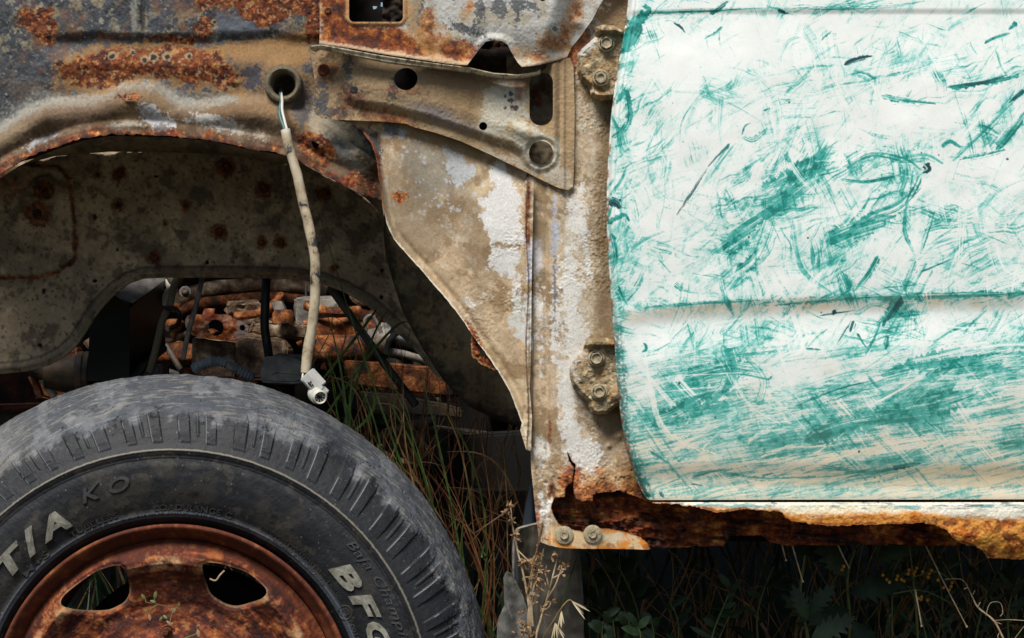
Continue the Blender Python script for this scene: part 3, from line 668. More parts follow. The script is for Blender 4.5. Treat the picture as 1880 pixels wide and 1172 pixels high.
def C_c(X, Y):
    c = Coat(X, Y, '#ad9678', .85); c.var(.18, 30, 3); c.var(.22, 4, 5)
    n = fbm(X, Y, 18, 5, 6); f = fbm(X, Y, 4, 3, 7)
    c.add(ss(0, .5, fbm(X, Y, 60, 4, 12)), '#c4b08f', .75)
    c.add(ss(.1, .5, fbm(X, Y, 36, 4, 17)), '#7f6444', .7)
    c.add(ss(.05, .45, fbm(X, Y, 9, 5, 27)) * ss(.0, .3, fbm(X, Y, 44, 3, 28)), '#c9c1ae', .55)
    c.add(ell(X, Y, 770, 400, 60, 70, -20, 20, 30, 20, 13), '#7d6d55', .6)
    c.add(ell(X, Y, 870, 440, 26, 90, -12, 14, 24, 16, 14), '#7a6850', .6)
    c.add(ell(X, Y, 800, 300, 70, 60, 20, 16, 24, 20, 15), '#85857c' , .55)
    for (pl, s_, col) in (([(900, 305), (925, 300), (945, 320), (958, 400), (955, 480), (950, 545), (938, 520), (915, 500), (900, 490), (898, 440), (886, 400), (880, 370), (905, 350)], 1, '#cfcdc8'),
                          ([(820, 270), (850, 280), (872, 300), (866, 330), (838, 340), (822, 310)], 2, '#b3b4b4'),
                          ([(968, 440), (985, 440), (999, 470), (992, 500), (970, 515)], 3, '#c3c5cc'),
                          ([(940, 540), (975, 540), (975, 640), (950, 630), (938, 580)], 4, '#c4c2ba'),
                          ([(700, 225), (760, 235), (740, 250), (700, 240)], 5, '#9aa0a8'),
                          ([(858, 555), (872, 560), (868, 572)], 6, '#c8c4b8')):
        c.add(patch(X, Y, pl, 12, 11, 2, 110 + s_), col, .95, .5)
    c.add(speck(X, Y, 8, .45, 7, .45) * ss(140, 60, np.hypot(X - 815, Y - 310)), '#b9bcc0', .7)
    c.add(ell(X, Y, 926, 452, 24, 5, 0, 5, 7, 2, 40), '#8d7047', .9)
    c.add(ss(.2, .5, fbm(X, Y, 10, 4, 41)) * ss(895, 930, X) * ss(480, 520, Y) * ss(620, 560, Y), '#8b7350', .8)
    c.add(ell(X, Y, 800, 255, 120, 20, 20, 14, 16, 8, 42), '#8d7047', .8)
    c.add(ell(X, Y, 720, 235, 20, 12, 20, 6, 6, 2, 43), '#565a60', .8)
    c.add(ell(X, Y, 688, 265, 9, 28, -16, 6, 5, 1, 44), '#43464d', .85)
    d, s, _ = ldist(X, Y, EDGE_C)
    c.rust(ss(8, 2, d + 4 * n) * ss(230, 240, Y) * ss(420, 350, Y), 1.2, .9)
    c.add(ss(3.2, 1.5, d + 1.5 * f) * ss(380, 420, Y), '#d6ccb6', .8)
    c.rust(ell(X, Y, 735, 362, 13, 9, 20, 5, 6, 2, 45), 1.25, .95, 5, 6)
    c.rust(ell(X, Y, 870, 615, 7, 18, -30, 5, 5, 1, 46), 1.2, .95, 5, 6)
    xs = 968 + 2 * np.sin(Y / 37.)
    c.rust(ss(7, 1.5, abs(X - xs - 2) + 4 * n) * ss(330, 345, Y) * ss(470, 440, Y), 1.0, .95, 5, 6)
    c.add(ss(2.2, .8, abs(X - xs) + .8 * f), '#4f3420', .8)
    c.add(ell(X, Y, 728, 460, 12, 6, 30, 4, 6, 2, 47), '#c2b394', .5)
    c.var(.12, 2.5, 9)
    return c
T(relief('wing_gusset', C_OUT, .062, C_h, C_c, M_coat, None, thick=.0022))
# torn rusty tab at its edge
tab = jag([(866, 612), (876, 620), (890, 640), (902, 652), (916, 672), (912, 680), (898, 676), (884, 668), (868, 656), (864, 640)], 2, 6, 2, 6)
T(relief('torn_tab', tab, .056, lambda X, Y: -.006 * ss(0, 20, (X - 866) * .4 + 6 * fbm(X, Y, 12, 3, 3)) + .001 * fbm(X, Y, 5, 3, 3), lambda X, Y: (lambda c: (c.rust(np.ones(len(X)), .8, 1, 7, 9), c.add(ss(5, 1, -sdist(X, Y, tab) * -1), '#b98a55', .5), c)[-1])(Coat(X, Y, '#3a1a12', .9)), M_coat, None, step=1.0, holes=[jag([(882, 642), (892, 648), (886, 658), (880, 652)], 1, 4, 2, 2)], thick=.001))

# --- hinge pillar
DEDGE = [(1157, -60), (1155, 0), (1150, 40), (1140, 96), (1131, 150), (1124, 205), (1119, 270), (1116, 330), (1115, 400), (1118, 470), (1122, 530), (1126, 590), (1131, 660), (1136, 725), (1144, 785), (1154, 835), (1166, 870), (1178, 900), (1187, 915)]
PB = jag([(1230, 926), (1200, 924), (1168, 912), (1150, 905), (1136, 900), (1118, 903), (1096, 904), (1088, 908), (1087, 918), (1076, 916), (1068, 920), (1056, 912), (1052, 895), (1053, 880), (1056, 862), (1051, 852), (1045, 846), (1041, 830), (1042, 829), (1048, 845), (1056, 853), (1051, 870), (1050, 883), (1042, 889), (1037, 897), (1036, 911), (1022, 912), (1018, 915),
          (1012, 925), (1012, 935), (1022, 956), (1030, 964), (1048, 970), (1068, 975), (1080, 972), (1100, 968), (1130, 972), (1160, 980), (1176, 986), (1188, 996), (1193, 1006)], 1.6, 6, 2, 9, closed=False)
P_OUT = [(1240, -260), (1240, 700)] + PB + [(1190, 1008), (1100, 1006), (1040, 1005), (1008, 1001), (992, 995), (989, 985), (984, 950), (979, 900), (975, 860), (974, 822), (972, 760), (970, 640), (969, 500), (968, 325), (1020, 325), (1020, -260)]
PY = .056
def P_h(X, Y):
    w_ = 3 * fbm(X * 0, Y, 120, 2, 4)
    h = -.004 * ss(968, 980, X - w_) - .011 * ss(1000, 1020, X - w_ - 6 * ss(700, 960, Y)) + .004 * bump(X * 0 + (X - 1013 - w_), Y * 0, 0, 0, 8) - .004 * np.exp(-((X - 1010 - w_) / 4) ** 2)
    h += .004 * ss(1040, 1110, X) * ss(880, 780, Y) + .006 * ss(1090, 1125, X)
    h -= .004 * bump(X, Y, 1075, 400, 20, 60) 
    g = ss(-.3, .3, fbm(X, Y, 70, 3, 30) + .5 * ss(1060, 1100, X)) * ss(1010, 1030, X) + .35
    n1 = fbm(X, Y, 5, 4, 7, gain=.6)
    lowf = 1 - .9 * ss(955, 968, Y); h -= .0005 * lowf * g * np.clip(n1 + .2, 0, 1.5) + .0004 * lowf * g * fbm(X, Y, 3.0, 2, 17) + .001 * fbm(X, Y, 60, 3, 5)
    h -= .003 * ss(880, 930, Y) * ss(1160, 1200, X) + .0014 * lowf * fbm(X, Y, 8, 4, 3) * ss(820, 880, Y)
    h -= .004 * bump(X, Y, 1137, 800, 9) + .004 * bump(X, Y, 1118, 818, 7) + .003 * bump(X, Y, 1035, 905, 8, 30)
    h += .006 * ss(7, 1, abs(X - 1012) ) * ss(890, 905, Y) * ss(925, 912, Y)
    return h
def P_c(X, Y):
    c = Coat(X, Y, '#b39d80', .85); c.var(.15, 30, 3); c.var(.2, 4, 5)
    n = fbm(X, Y, 18, 5, 6); f = fbm(X, Y, 4, 3, 7)
    st = afbm(X, Y, 8, 6, 90, 3, 12)
    c.add(ss(-.1, .4, st) * ss(1010, 1030, X) * ss(1100, 1070, X), '#bcb3a0', .8, .7)
    c.add(ss(.1, .4, fbm(X, Y, 30, 5, 27)), '#866d4d', .75)
    c.add(ss(.05, .4, fbm(X, Y, 6, 4, 29)) * ss(1010, 1030, X), '#cfc8b6', .45)
    c.add(ss(1080, 1110, X + 14 * n) * ss(860, 780, Y), '#866d4d', .8, .95)
    c.add(ss(1000, 990, X) * ss(975, 985, X) * ss(520, 480, Y) * ss(430, 450, Y), '#c8c8cc', .8)
    for (x, y, rx, ry, s_) in ((1060, 400, 16, 50, 1), (1045, 520, 18, 60, 2), (1056, 620, 20, 60, 3), (1075, 470, 8, 50, 4), (1040, 720, 14, 60, 5), (1048, 800, 16, 46, 6), (1080, 838, 26, 30, 7), (992, 830, 12, 24, 8), (1000, 935, 10, 40, 9), (1060, 0, 34, 16, 10), (1086, 12, 18, 8, 11), (1020, 585, 8, 60, 12), (996, 620, 3, 50, 13), (988, 565, 8, 40, 14)):
        c.add(ell(X, Y, x, y, rx, ry, 0, 13, 8, 1.5, 130 + s_), '#d2cfc8', .85, .5)
    c.add(ell(X, Y, 1018, 440, 5, 70, 0, 5, 7, 1, 150), '#a9b0bf', .85)
    c.add(ell(X, Y, 1018, 540, 2.5, 60, 0, 4, 5, 1, 151), '#5f6470', .8)
    c.add(ell(X, Y, 1090, 60, 14, 22, 0, 8, 9, 2, 152) , '#a6a39a', .8)
    c.add(ss(1005, 1000, X) * ss(978, 984, X) * ss(.0, .3, n), '#7a684d', .6)
    rb = ss(830, 900, Y + 26 * n) * ss(1015, 1030, X)
    c.add(rb, '#b98446', .75, .85)
    c.rust(ss(868, 905, Y + 26 * n) * ss(1030, 1040, X), 1.35, .8, 5, 8)
    c.rust(ell(X, Y, 1046, 876, 20, 22, 0, 10, 9, 5, 161), 1.3, .85, 5, 8)
    c.rust(ell(X, Y, 1165, 900, 20, 14, 30, 5, 9, 4, 162), 1.0, .9, 6, 8)
    c.add(ell(X, Y, 1155, 868, 14, 32, -20, 8, 14, 10, 163), '#7a5526', .7)
    c.rust(ell(X, Y, 1010, 790, 3, 16, 0, 4, 6, 2, 164), 1.2, .8); c.rust(ell(X, Y, 1013, 898, 6, 14, 0, 4, 6, 2, 165), 1.2, .8); c.rust(ell(X, Y, 986, 950, 5, 24, 0, 4, 6, 3, 166), 1.2, .8)
    c.rust(ell(X, Y, 1062, 90, 14, 46, 22, 7, 9, 4, 167), 1.15, .85, 4, 8); c.rust(ell(X, Y, 1046, 118, 8, 28, 0, 6, 9, 3, 168), 1.2, .8, 4, 8)
    c.rust(ell(X, Y, 1080, 34, 6, 40, 28, 4, 9, 3, 169), 1.2, .7, 4, 8)
    low = ss(962, 974, Y) * ss(1000, 1010, X); c.add(low, '#cdb288', .95, .45)
    c.add(low * ss(.0, .4, fbm(X, Y, 22, 4, 51) + ss(1090, 1180, X) * .6 + .3 * ss(1010, 990, X)), '#c97a1f', .9, .6)
    c.rust(low * ss(.5, .9, fbm(X, Y, 9, 4, 52) + ss(992, 1006, Y) * .5 + ss(1150, 1195, X) * .5), 1.3, .6)
    c.add(ell(X, Y, 1125, 985, 36, 8, 8, 3, 12, 4, 53), '#c8bda0', .7, .4)
    d, _, _ = ldist(X, Y, PB); c.add(ss(2, .5, d) * ss(1008, 1016, X), '#5a3015', .7)
    c.var(.12, 2.5, 9)
    return c
T(relief('hinge_pillar', P_OUT, PY, P_h, P_c, M_coat, None, thick=.003))
T(relief('weld_flange', [(966, 330), (980, 335), (978, 420), (976, 520), (975, 640), (973, 720), (977, 770), (974, 828), (966, 826), (955, 790), (962, 760), (964, 700), (966, 640), (965, 520), (967, 420), (962, 340)], .040,
         lambda X, Y: .0008 * fbm(X, Y, 8, 3, 2) - .002 * np.exp(-((X - 969) / 3) ** 2), C_c, M_coat, None, step=1.2, thick=.004))

# --- rotten inner sill seen through the holes, and outer sill
def flake(X, Y, n=5):
    h = np.zeros(len(X)); k = Y + 10 * fbm(X, Y, 60, 3, 5) + .10 * (X - 1100)
    for i in range(n): h += .006 * ss(-1.5, 1.5, ((k * .9 + i * 17 + 5 * fbm(X, Y, 16, 4, i)) % 34) - 17) * (.5 + fbm(X, Y, 40, 2, i + 3))
    return h
def S_h(X, Y): return flake(X, Y, 4) + .006 * fbm(X, Y, 24, 4, 2) + .002 * afbm(X, Y, 4, 6, 6, 4, 5) + .02 * ss(915, 905, Y)
def S_c(X, Y):
    c = Coat(X, Y, '#3a1e14', .9); n = afbm(X, Y, 9, 5, 6, 4, 3); c.rust(np.ones(len(X)), 1.3, 1, 4, 22)
    c.add(ss(.0, .4, n), '#170e0b', .8); c.add(ss(.25, .5, afbm(X, Y, 7, 6, 8, 4, 9)), '#6a3d28', .6)
    c.rust(ell(X, Y, 1100, 925, 50, 16, 8, 8, 14, 6, 7), .85, .8, 7, 9)
    c.add(ell(X, Y, 1070, 935, 60, 6, 12, 5, 10, 3, 8), '#6b5848', .4)
    c.add(speck(X, Y, 9, .6, 4), '#8a6a50', .4); c.var(.3, 3, 4)
    return c
S_BOT = jag([(2600, 1004), (1780, 1002), (1700, 1004), (1600, 1000), (1500, 1004), (1446, 1003), (1436, 1000), (1416, 998), (1400, 985), (1345, 984), (1330, 1002), (1260, 1006), (1190, 1006), (1100, 1000), (1000, 990)], 2, 9, 3, 6, closed=False)
T(relief('rotten_inner_sill', [(1000, 880), (1100, 880), (2600, 880)] + S_BOT, .068, S_h, S_c, M_coat, None, step=1.5, thick=.02))
O_BOT = jag([(2600, 1040), (2000, 1034), (1880, 1030), (1850, 1028), (1818, 1028), (1808, 1014), (1790, 1003), (1768, 1000), (1750, 988), (1740, 974), (1720, 966), (1697, 960), (1650, 962), (1581, 964), (1530, 966), (1490, 962), (1453, 957), (1440, 948), (1432, 939), (1410, 938), (1390, 936), (1365, 935), (1340, 938), (1316, 941), (1295, 935), (1270, 930), (1245, 926), (1193, 924)], 2.2, 7, 2, 3, closed=False)
def O_h(X, Y):
    return .004 * ss(928, 920, Y) - .002 * bump(X, Y, 1600, 945, 900, 14) + .02 * ss(955, 1040, Y) ** 2 + .001 * fbm(X, Y, 30, 4, 3) + .0010 * fbm(X, Y, 14, 4, 5) * ss(960, 980, Y) + .0004 * fbm(X, Y, 4, 3, 2)
def O_c(X, Y):
    c = Coat(X, Y, '#d8d2c0', .45); c.var(.06, 20, 1)
    n = fbm(X, Y, 20, 5, 6); st = afbm(X, Y, 4, 9, 0, 4, 12)
    c.add(ss(.0, .35, st) * ss(945, 930, Y + 6 * n) * ss(922, 927, Y), '#3e8f90', .8)
    c.add(ss(.25, .5, afbm(X, Y, 3, 8, 0, 4, 17)) * ss(945, 930, Y), '#1f4a50', .7)
    b = 938 + 5 * n + 14 * ss(1650, 1880, X) - 6 * ss(1500, 1400, X)
    c.add(ss(-4, 8, Y - b), '#dd9024', .92, .55)
    c.add(ss(2, 12, Y - b) * ss(-.1, .4, fbm(X, Y, 16, 5, 8)), '#b8600f', .85, .6)
    c.add(ell(X, Y, 1520, 936, 120, 10, 0, 8, 26, 6, 9), '#d9cba5', .6)
    c.rust(ss(-.1, .4, fbm(X, Y, 12, 5, 10)) * ss(946, 960, Y + 8 * n) * ss(1640, 1720, X), 1.3, .85, 5, 10)
    c.add(ss(968, 985, Y + 8 * n) * ss(-.2, .4, fbm(X, Y, 26, 5, 14)), '#d79a45', .8, .5)
    d, _, _ = ldist(X, Y, O_BOT); c.rust(ss(5, 1, d + 4 * n), 1.0, .85); c.add(ss(1.5, .5, d), '#c08038', .4)
    c.var(.1, 3, 3)
    return c
T(relief('outer_sill', [(1193, 923), (1300, 923), (2600, 923)] + O_BOT[:-1], -.002, O_h, O_c, M_coat, None, step=1.25, thick=.002))

# --- door hinges
H1 = [(1092, 52), (1108, 48), (1126, 50), (1140, 58), (1150, 64), (1150, 182), (1120, 183), (1104, 184), (1090, 181), (1084, 175), (1082, 160), (1066, 146), (1060, 132), (1060, 100), (1068, 90), (1082, 78), (1094, 66)]
def H1_h(X, Y):
    h = -.010 * ss(0, 7, np.minimum(8, -0 + sdist(X, Y, H1))) ; h -= .016 * ss(70, 60, Y + .25 * (1110 - X) * -0) * ss(1088, 1096, X) - 0
    h += .006 * ss(66, 74, Y) * ss(86, 76, Y) * 0
    h -= .0016 * fbm(X, Y, 22, 3, 4) + .0010 * fbm(X, Y, 4, 4, 5, gain=.6); h -= .006 * ss(164, 172, Y) * ss(184, 176, Y)
    h += .006 * np.exp(-(((X - 1100) / 12) ** 2 + ((Y - 166) / 8) ** 2))
    return h
def hinge_c(bare, seed):
    def f(X, Y):
        c = Coat(X, Y, '#9a8768', .95); c.var(.25, 9, seed); c.var(.3, 3, seed + 1)
        c.add(ss(.1, .5, fbm(X, Y, 12, 4, seed + 2)), '#6d5c42', .8); c.add(ss(.2, .5, fbm(X, Y, 14, 4, seed + 4)), '#9a7547', .6)
        c.add(bare(X, Y), '#b9b7b0', .9, .5)
        c.add(speck(X, Y, 9, .6, 6), '#c9c0a8', .6)
        return c
    return f
h1 = T(relief('door_hinge', H1, .032, H1_h, hinge_c(lambda X, Y: patch(X, Y, [(1062, 98), (1070, 88), (1094, 64), (1098, 72), (1090, 92), (1076, 98), (1066, 112)], 4, 8, 2, 4), 3), M_coat, None, step=1.0, thick=.035))
H2 = [(1073, 634), (1078, 624), (1095, 620), (1115, 621), (1140, 630), (1160, 640), (1160, 740), (1140, 742), (1128, 750), (1115, 760), (1098, 762), (1086, 758), (1081, 748), (1080, 738), (1064, 724), (1050, 706), (1046, 690), (1046, 676), (1052, 664), (1070, 645)]
def H2_h(X, Y):
    h = -.010 * ss(0, 7, np.minimum(8, sdist(X, Y, H2))); h -= .012 * ss(640, 632, Y)
    h -= .0016 * fbm(X, Y, 22, 3, 4) + .0010 * fbm(X, Y, 4, 4, 15, gain=.6) - .005 * bump(X, Y, 1096, 690, 10, 30)
    h -= .006 * bump(X, Y, 1132, 722, 22, 16, -30)
    return h
h2 = T(relief('door_hinge', H2, .030, H2_h, hinge_c(lambda X, Y: patch(X, Y, [(1048, 680), (1052, 665), (1070, 645), (1076, 650), (1060, 680), (1066, 700), (1052, 700)], 7, 7, 2, 4) * .6, 7), M_coat, None, step=1.0, thick=.035))
for (x, y, p, so) in ((1113, 80, h1, .72), (1103, 143, h1, .5), (1095, 658, h2, .7), (1100, 720, h2, .62)):
    hexbolt('hinge_bolt', x, y, .0185, 11.5, M_bolt, p, 1.35, 1.0, x % 60, so)
def washer_bolt(x, y, rr):
    yy = PY + float(P_h(np.array([float(x)]), np.array([float(y)]))[0]); s = K * (D + .04) / D; b = MB(); M = Matrix.Translation(P(x, y, yy - .0004)) @ FACE
    b.lathe([(rr * s, 0), (rr * s, .0016), (rr * .9 * s, .0024), (rr * .5 * s, .0024), (rr * .45 * s, .0008)], M, 36)
    wsh = T(b.build('sill_washer', M_bolt, None)); hexbolt('sill_bolt', x, y, yy - .002, 8, M_bolt, wsh, 1.02, .55, 20, .55); return wsh
washer_bolt(1036, 983, 17); washer_bolt(1088, 981, 17)
# ------------------------------------------------------------------ the door, smeared by hand with green paint
DOOR = sp2(DEDGE, 4, closed=False) + [(1190, 918), (1196, 919), (1500, 918.5), (1880, 918), (2700, 918), (2700, -900), (1170, -900)]
def crease(X): return np.interp(X, [1100, 1200, 1320, 1420, 1550, 1700, 1880, 2700], [572, 563, 552, 547, 543, 539, 536, 530])
def door_h(X, Y):
    d, _, _ = ldist(X, Y, DEDGE); h = .010 * ss(12, 0, d) ** 2 + .0 * X
    h += .00000004 * (Y - 500) ** 2
    cr = crease(X); k = ss(1125, 1200, X)
    h += k * .0040 * ss(-4, 38, Y - cr) - k * .0040 * ss(38, 110, Y - cr)           # body line: ledge then soft return
    h += .0022 * ss(12, 26, Y - 4 * ss(1300, 1150, X)) * ss(150, 26, Y)
    h += .005 * ss(640, 700, Y) * 0
    h += .004 * ss(845, 885, Y) - .003 * ss(890, 916, Y)
    h += .0016 * fbm(X, Y, 220, 3, 3) + .0004 * fbm(X, Y, 60, 3, 6) + .0007 * np.exp(-((d - 15) / 1.6) ** 2)
    return h
_r = random.Random(11)
def stroke(T_, X, Y, pts, wd, a, seed, mode='add', dry=.5, grain=1.6, dark=0.0, Dk=None, soft=.85):
    p = np.array(smooth_pts([(x, y, 0) for x, y in pts], 6) if len(pts) > 2 else [(pts[0][0], pts[0][1], 0), (pts[1][0], pts[1][1], 0)])[:, :2]
    b = (X > p[:, 0].min() - wd) & (X < p[:, 0].max() + wd) & (Y > p[:, 1].min() - wd) & (Y < p[:, 1].max() + wd)
    ix = np.nonzero(b)[0]
    if len(ix) == 0: return
    x, y = X[ix], Y[ix]; best = np.full(len(ix), 1e9); sg = np.zeros(len(ix)); al = np.zeros(len(ix)); acc = 0
    for i in range(len(p) - 1):
        e = p[i + 1] - p[i]; L = np.hypot(*e)
        if L < 1e-6: continue
        t = np.clip(((x - p[i, 0]) * e[0] + (y - p[i, 1]) * e[1]) / (L * L), 0, 1)
        q = np.hypot(x - p[i, 0] - t * e[0], y - p[i, 1] - t * e[1]); m = q < best
        best = np.where(m, q, best); sg = np.where(m, np.sign(e[0] * (y - p[i, 1]) - e[1] * (x - p[i, 0])), sg); al = np.where(m, acc + t * L, al); acc += L
    u = best * sg; s_ = al / acc
    wv = wd * .5 * (1 + .25 * vn(al / 30 + seed, al * 0 + seed, seed)) * ss(-.02, .12, s_) ** .5 * (1 - .6 * ss(.6, 1.02, s_) * (mode == 'add'))
    wv = wv * (1 + .3 * vn(al / 5 + seed, sg * 3 + seed, seed + 4) + .2 * vn(al / 1.8, sg + seed, seed + 6))
    inside = ss(-.5, 1.3, wv - best)
    br = vn(u / grain + seed * 3.1, al / 110 + seed, seed) * .75 + vn(u / (grain * 4) + seed, al / 150 + seed, seed + 1) * .6 + vn(u / (grain * .6), al / 45, seed + 2) * .2
    lim = dry * 1.1 - .45 + .7 * dry * ss(.2, 1, s_)
    m = inside * ss(lim - .38, lim + soft, br) * a
    T_[ix] = T_[ix] * (1 - m) + (m if mode == 'add' else 0)
    if Dk is not None and dark > 0:
        e = ss(.35, .8, br * .6 + dark - .35) * inside; Dk[ix] = np.maximum(Dk[ix], e * dark)
def door_c(X, Y):
    c = Coat(X, Y, '#eae7dd', .36)
    fine = (X < 2142) & (Y > -112); idx = np.nonzero(fine)[0]; x, y = X[idx], Y[idx]
    T_ = np.zeros(len(idx)); Dk = np.zeros(len(idx)); wob = fbm(x, y, 70, 4, 4)
    # where the green lies: (cx, cy, rx, ry, angle, amount)
    dens = np.zeros(len(idx)) + .3 + .12 * ss(200, 420, y)
    for cx, cy, rx, ry, an, v in ((1190, 60, 26, 90, 40, .6), (1150, 200, 20, 80, 0, .85), (1150, 300, 30, 60, 0, .45), (1140, 450, 24, 90, 0, .75), (1140, 640, 16, 120, 0, .7), (1165, 830, 16, 70, -15, .9), (1480, 115, 70, 46, -20, .35), (1370, 145, 60, 20, -20, .3),
                                  (1600, 130, 130, 20, -10, .4), (1720, 110, 160, 46, -8, .6), (1830, 140, 70, 14, -6, .7), (1840, 210, 80, 40, -40, .55), (1200, 220, 40, 60, 0, .35), (1560, 40, 120, 14, -6, .25), (1480, 20, 280, 9, -3, .6), (1700, 14, 200, 8, -4, .2),
                                  (1440, 345, 90, 50, -35, .9), (1560, 300, 110, 28, -12, .8), (1620, 325, 60, 12, 6, .6), (1350, 440, 70, 60, -40, .75), (1560, 420, 100, 30, -32, .9), (1620, 380, 90, 26, -35, .5), (1690, 380, 20, 90, -70, .7), (1760, 400, 90, 100, 0, .35), (1720, 280, 100, 20, -10, .4),
                                  (1320, 490, 60, 46, -35, .6), (1540, 490, 40, 60, 30, .5), (1400, 160, 100, 60, 0, .12), (1450, 250, 200, 60, -10, .2), (1500, 550, 380, 10, -2, .75), (1230, 562, 120, 10, -5, .5), (1660, 575, 80, 40, -40, .35), (1400, 610, 70, 40, 0, .35),
                                  (1310, 700, 110, 60, -14, .95), (1240, 750, 60, 50, -20, .8), (1200, 770, 30, 20, -20, .9), (1350, 660, 60, 50, 10, .8), (1620, 760, 240, 50, -14, .95), (1780, 680, 150, 36, -14, .9), (1820, 660, 100, 40, -16, .6), (1500, 800, 120, 30, -14, .7), (1560, 720, 200, 40, -14, .5), (1700, 800, 200, 50, -8, .55), (1850, 820, 80, 30, -6, .6),
                                  (1480, 860, 240, 14, -3, .55), (1640, 846, 120, 14, -8, .7), (1280, 820, 90, 60, 0, .45), (1190, 850, 30, 50, 0, .7), (1560, 650, 120, 30, -30, .35), (1500, 700, 100, 30, -14, .3), (1560, 905, 330, 10, 0, .35)):
        ca, sa = math.cos(R(an)), math.sin(R(an)); a_ = ((x - cx) * ca + (y - cy) * sa) / rx; b_ = (-(x - cx) * sa + (y - cy) * ca) / ry
        dens = 1 - (1 - dens) * (1 - v * np.exp(-(a_ * a_ + b_ * b_) * .9))
    dens *= 1 - .55 * np.exp(-(((x - 1420) / 200) ** 2 + ((y - 90) / 60) ** 2)) ; dens *= 1 - .7 * np.exp(-(((x - 1460) / 160) ** 2 + ((y - 680) / 26) ** 2))
    low = ss(610, 660, y)
    # dry scumble
    reg = [fbm(x, y, 75, 3, k) for k in (3, 6, 9, 1, 4)]
    for k, (an, sx, sc) in enumerate(((-30, 26, 2.4), (-58, 22, 2.0), (14, 24, 2.2), (-12, 30, 2.4), (76, 22, 2.0))):
        g_ = reg[k]; wx, wy = x + 10 * reg[(k + 1) % 5], y + 10 * reg[(k + 2) % 5]
        n = afbm(wx, wy, sc, sx, an, 3, k + 2) * .75 + afbm(wx, wy, sc * 5, sx * .35, an, 3, k + 5) * .75
        n = n + .5 * g_
        t = .95 - 1.05 * dens
        m = ss(t, t + 1.15, n) * ss(-.25, .15, g_) * (1 - low * (.8 if k != 3 else .2)) * .95
        T_ = 1 - (1 - T_) * (1 - m)
    for an, k in ((-9, 3), (-5, 9), (-14, 6)):
        wy = y + 8 * fbm(x, y, 120, 2, k)
        n = afbm(x, wy, 2.0, 26, an, 3, k) * .7 + .8 * afbm(x, wy, 12, 7, an, 3, k + 1) + .16 * fbm(x, y, 3, 2, 5)
        t = .72 - 1.15 * dens
        T_ = 1 - (1 - T_) * (1 - low * ss(t - .05, t + 1.4, n) * .66)
    for k, an in enumerate((-32, -60, 15, 75)):
        g_ = fbm(x, y, 60, 4, k + 5); n = g_ + .55 * afbm(x + 6 * wob, y, 3.2, 16, an, 3, k + 1) + .25 * afbm(x, y, 1.3, 30, an, 2, k + 3)
        T_ = 1 - (1 - T_) * (1 - (.18 * (1 - low) + .08 * low) * np.clip(dens * 1.25, 0, 1) * ss(-.15, .55, n))
    n = fbm(x, y, 70, 4, 2) + .6 * afbm(x, y, 2.0, 18, -9, 3, 4); T_ = 1 - (1 - T_) * (1 - low * .34 * np.clip(dens * 1.1, 0, 1) * ss(-.5, .6, n))
    rg = random.Random(5)
    # many small strokes
    dmap = lambda px, py: dens[np.argmin((x - px) ** 2 + (y - py) ** 2)] if 0 else None
    gx, gy = 96, 92; H = np.zeros((gy + 1, gx + 1)); Cn = H.copy()
    ii = np.clip(((x - 1110) / 800 * gx).astype(int), 0, gx); jj = np.clip(((y + 20) / 945 * gy).astype(int), 0, gy)
    np.add.at(H, (jj, ii), dens); np.add.at(Cn, (jj, ii), 1); H /= np.maximum(Cn, 1)
    xo, yo = x, y
    order = np.argsort(y, kind='stable'); ys_ = y[order]
    def S(pts, wd, a, sd, **kw):
        lo = np.searchsorted(ys_, min(p[1] for p in pts) - wd - 30); hi = np.searchsorted(ys_, max(p[1] for p in pts) + wd + 30)
        sel = order[lo:hi]; t_ = T_[sel]; d_ = Dk[sel]
        stroke(t_, x[sel], y[sel], pts, wd, a, sd, Dk=d_, **kw); T_[sel] = t_; Dk[sel] = d_
    for k in range(2150):
        px, py = rg.uniform(1110, 2140), rg.uniform(-110, 915)
        h_ = H[min(gy, max(0, int((py + 20) / 945 * gy))), min(gx, int((px - 1110) / 800 * gx))]
        wipe = rg.random() < .34
        if not wipe and rg.random() > h_ * 1.25 + .12: continue
        lowr = py > 640
        an = rg.choice([-28, -35, -60, -50, 20, -12, 80, 95, 60]) + rg.uniform(-14, 14) if not lowr else rg.choice([-8, -10, -14, -35, 50, -5]) + rg.uniform(-6, 6)
        L = rg.uniform(40, 190) * (1.3 if lowr else 1); cv = rg.choice([-.35, -.2, -.1, .1, .2, .35]) * L * (.3 if lowr else 1)
        dx, dy = math.cos(R(an)) * L / 2, math.sin(R(an)) * L / 2
        pts = [(px - dx, py - dy), (px - dy / L * cv, py + dx / L * cv), (px + dx, py + dy)]
        if wipe: S(pts, rg.uniform(8, 32), rg.uniform(.35, .85), k, mode='wipe', dry=rg.uniform(.3, .75), grain=rg.uniform(1.1, 2.2))
        else: S(pts, rg.choice([4, 9, 16, 22, 30, 38]) * rg.uniform(.7, 1.3), rg.uniform(.15, .6) * (.35 + h_), k, dry=rg.uniform(.45, .9), grain=rg.uniform(1.0, 2.0), dark=rg.choice([0, 0, 0, .25]))
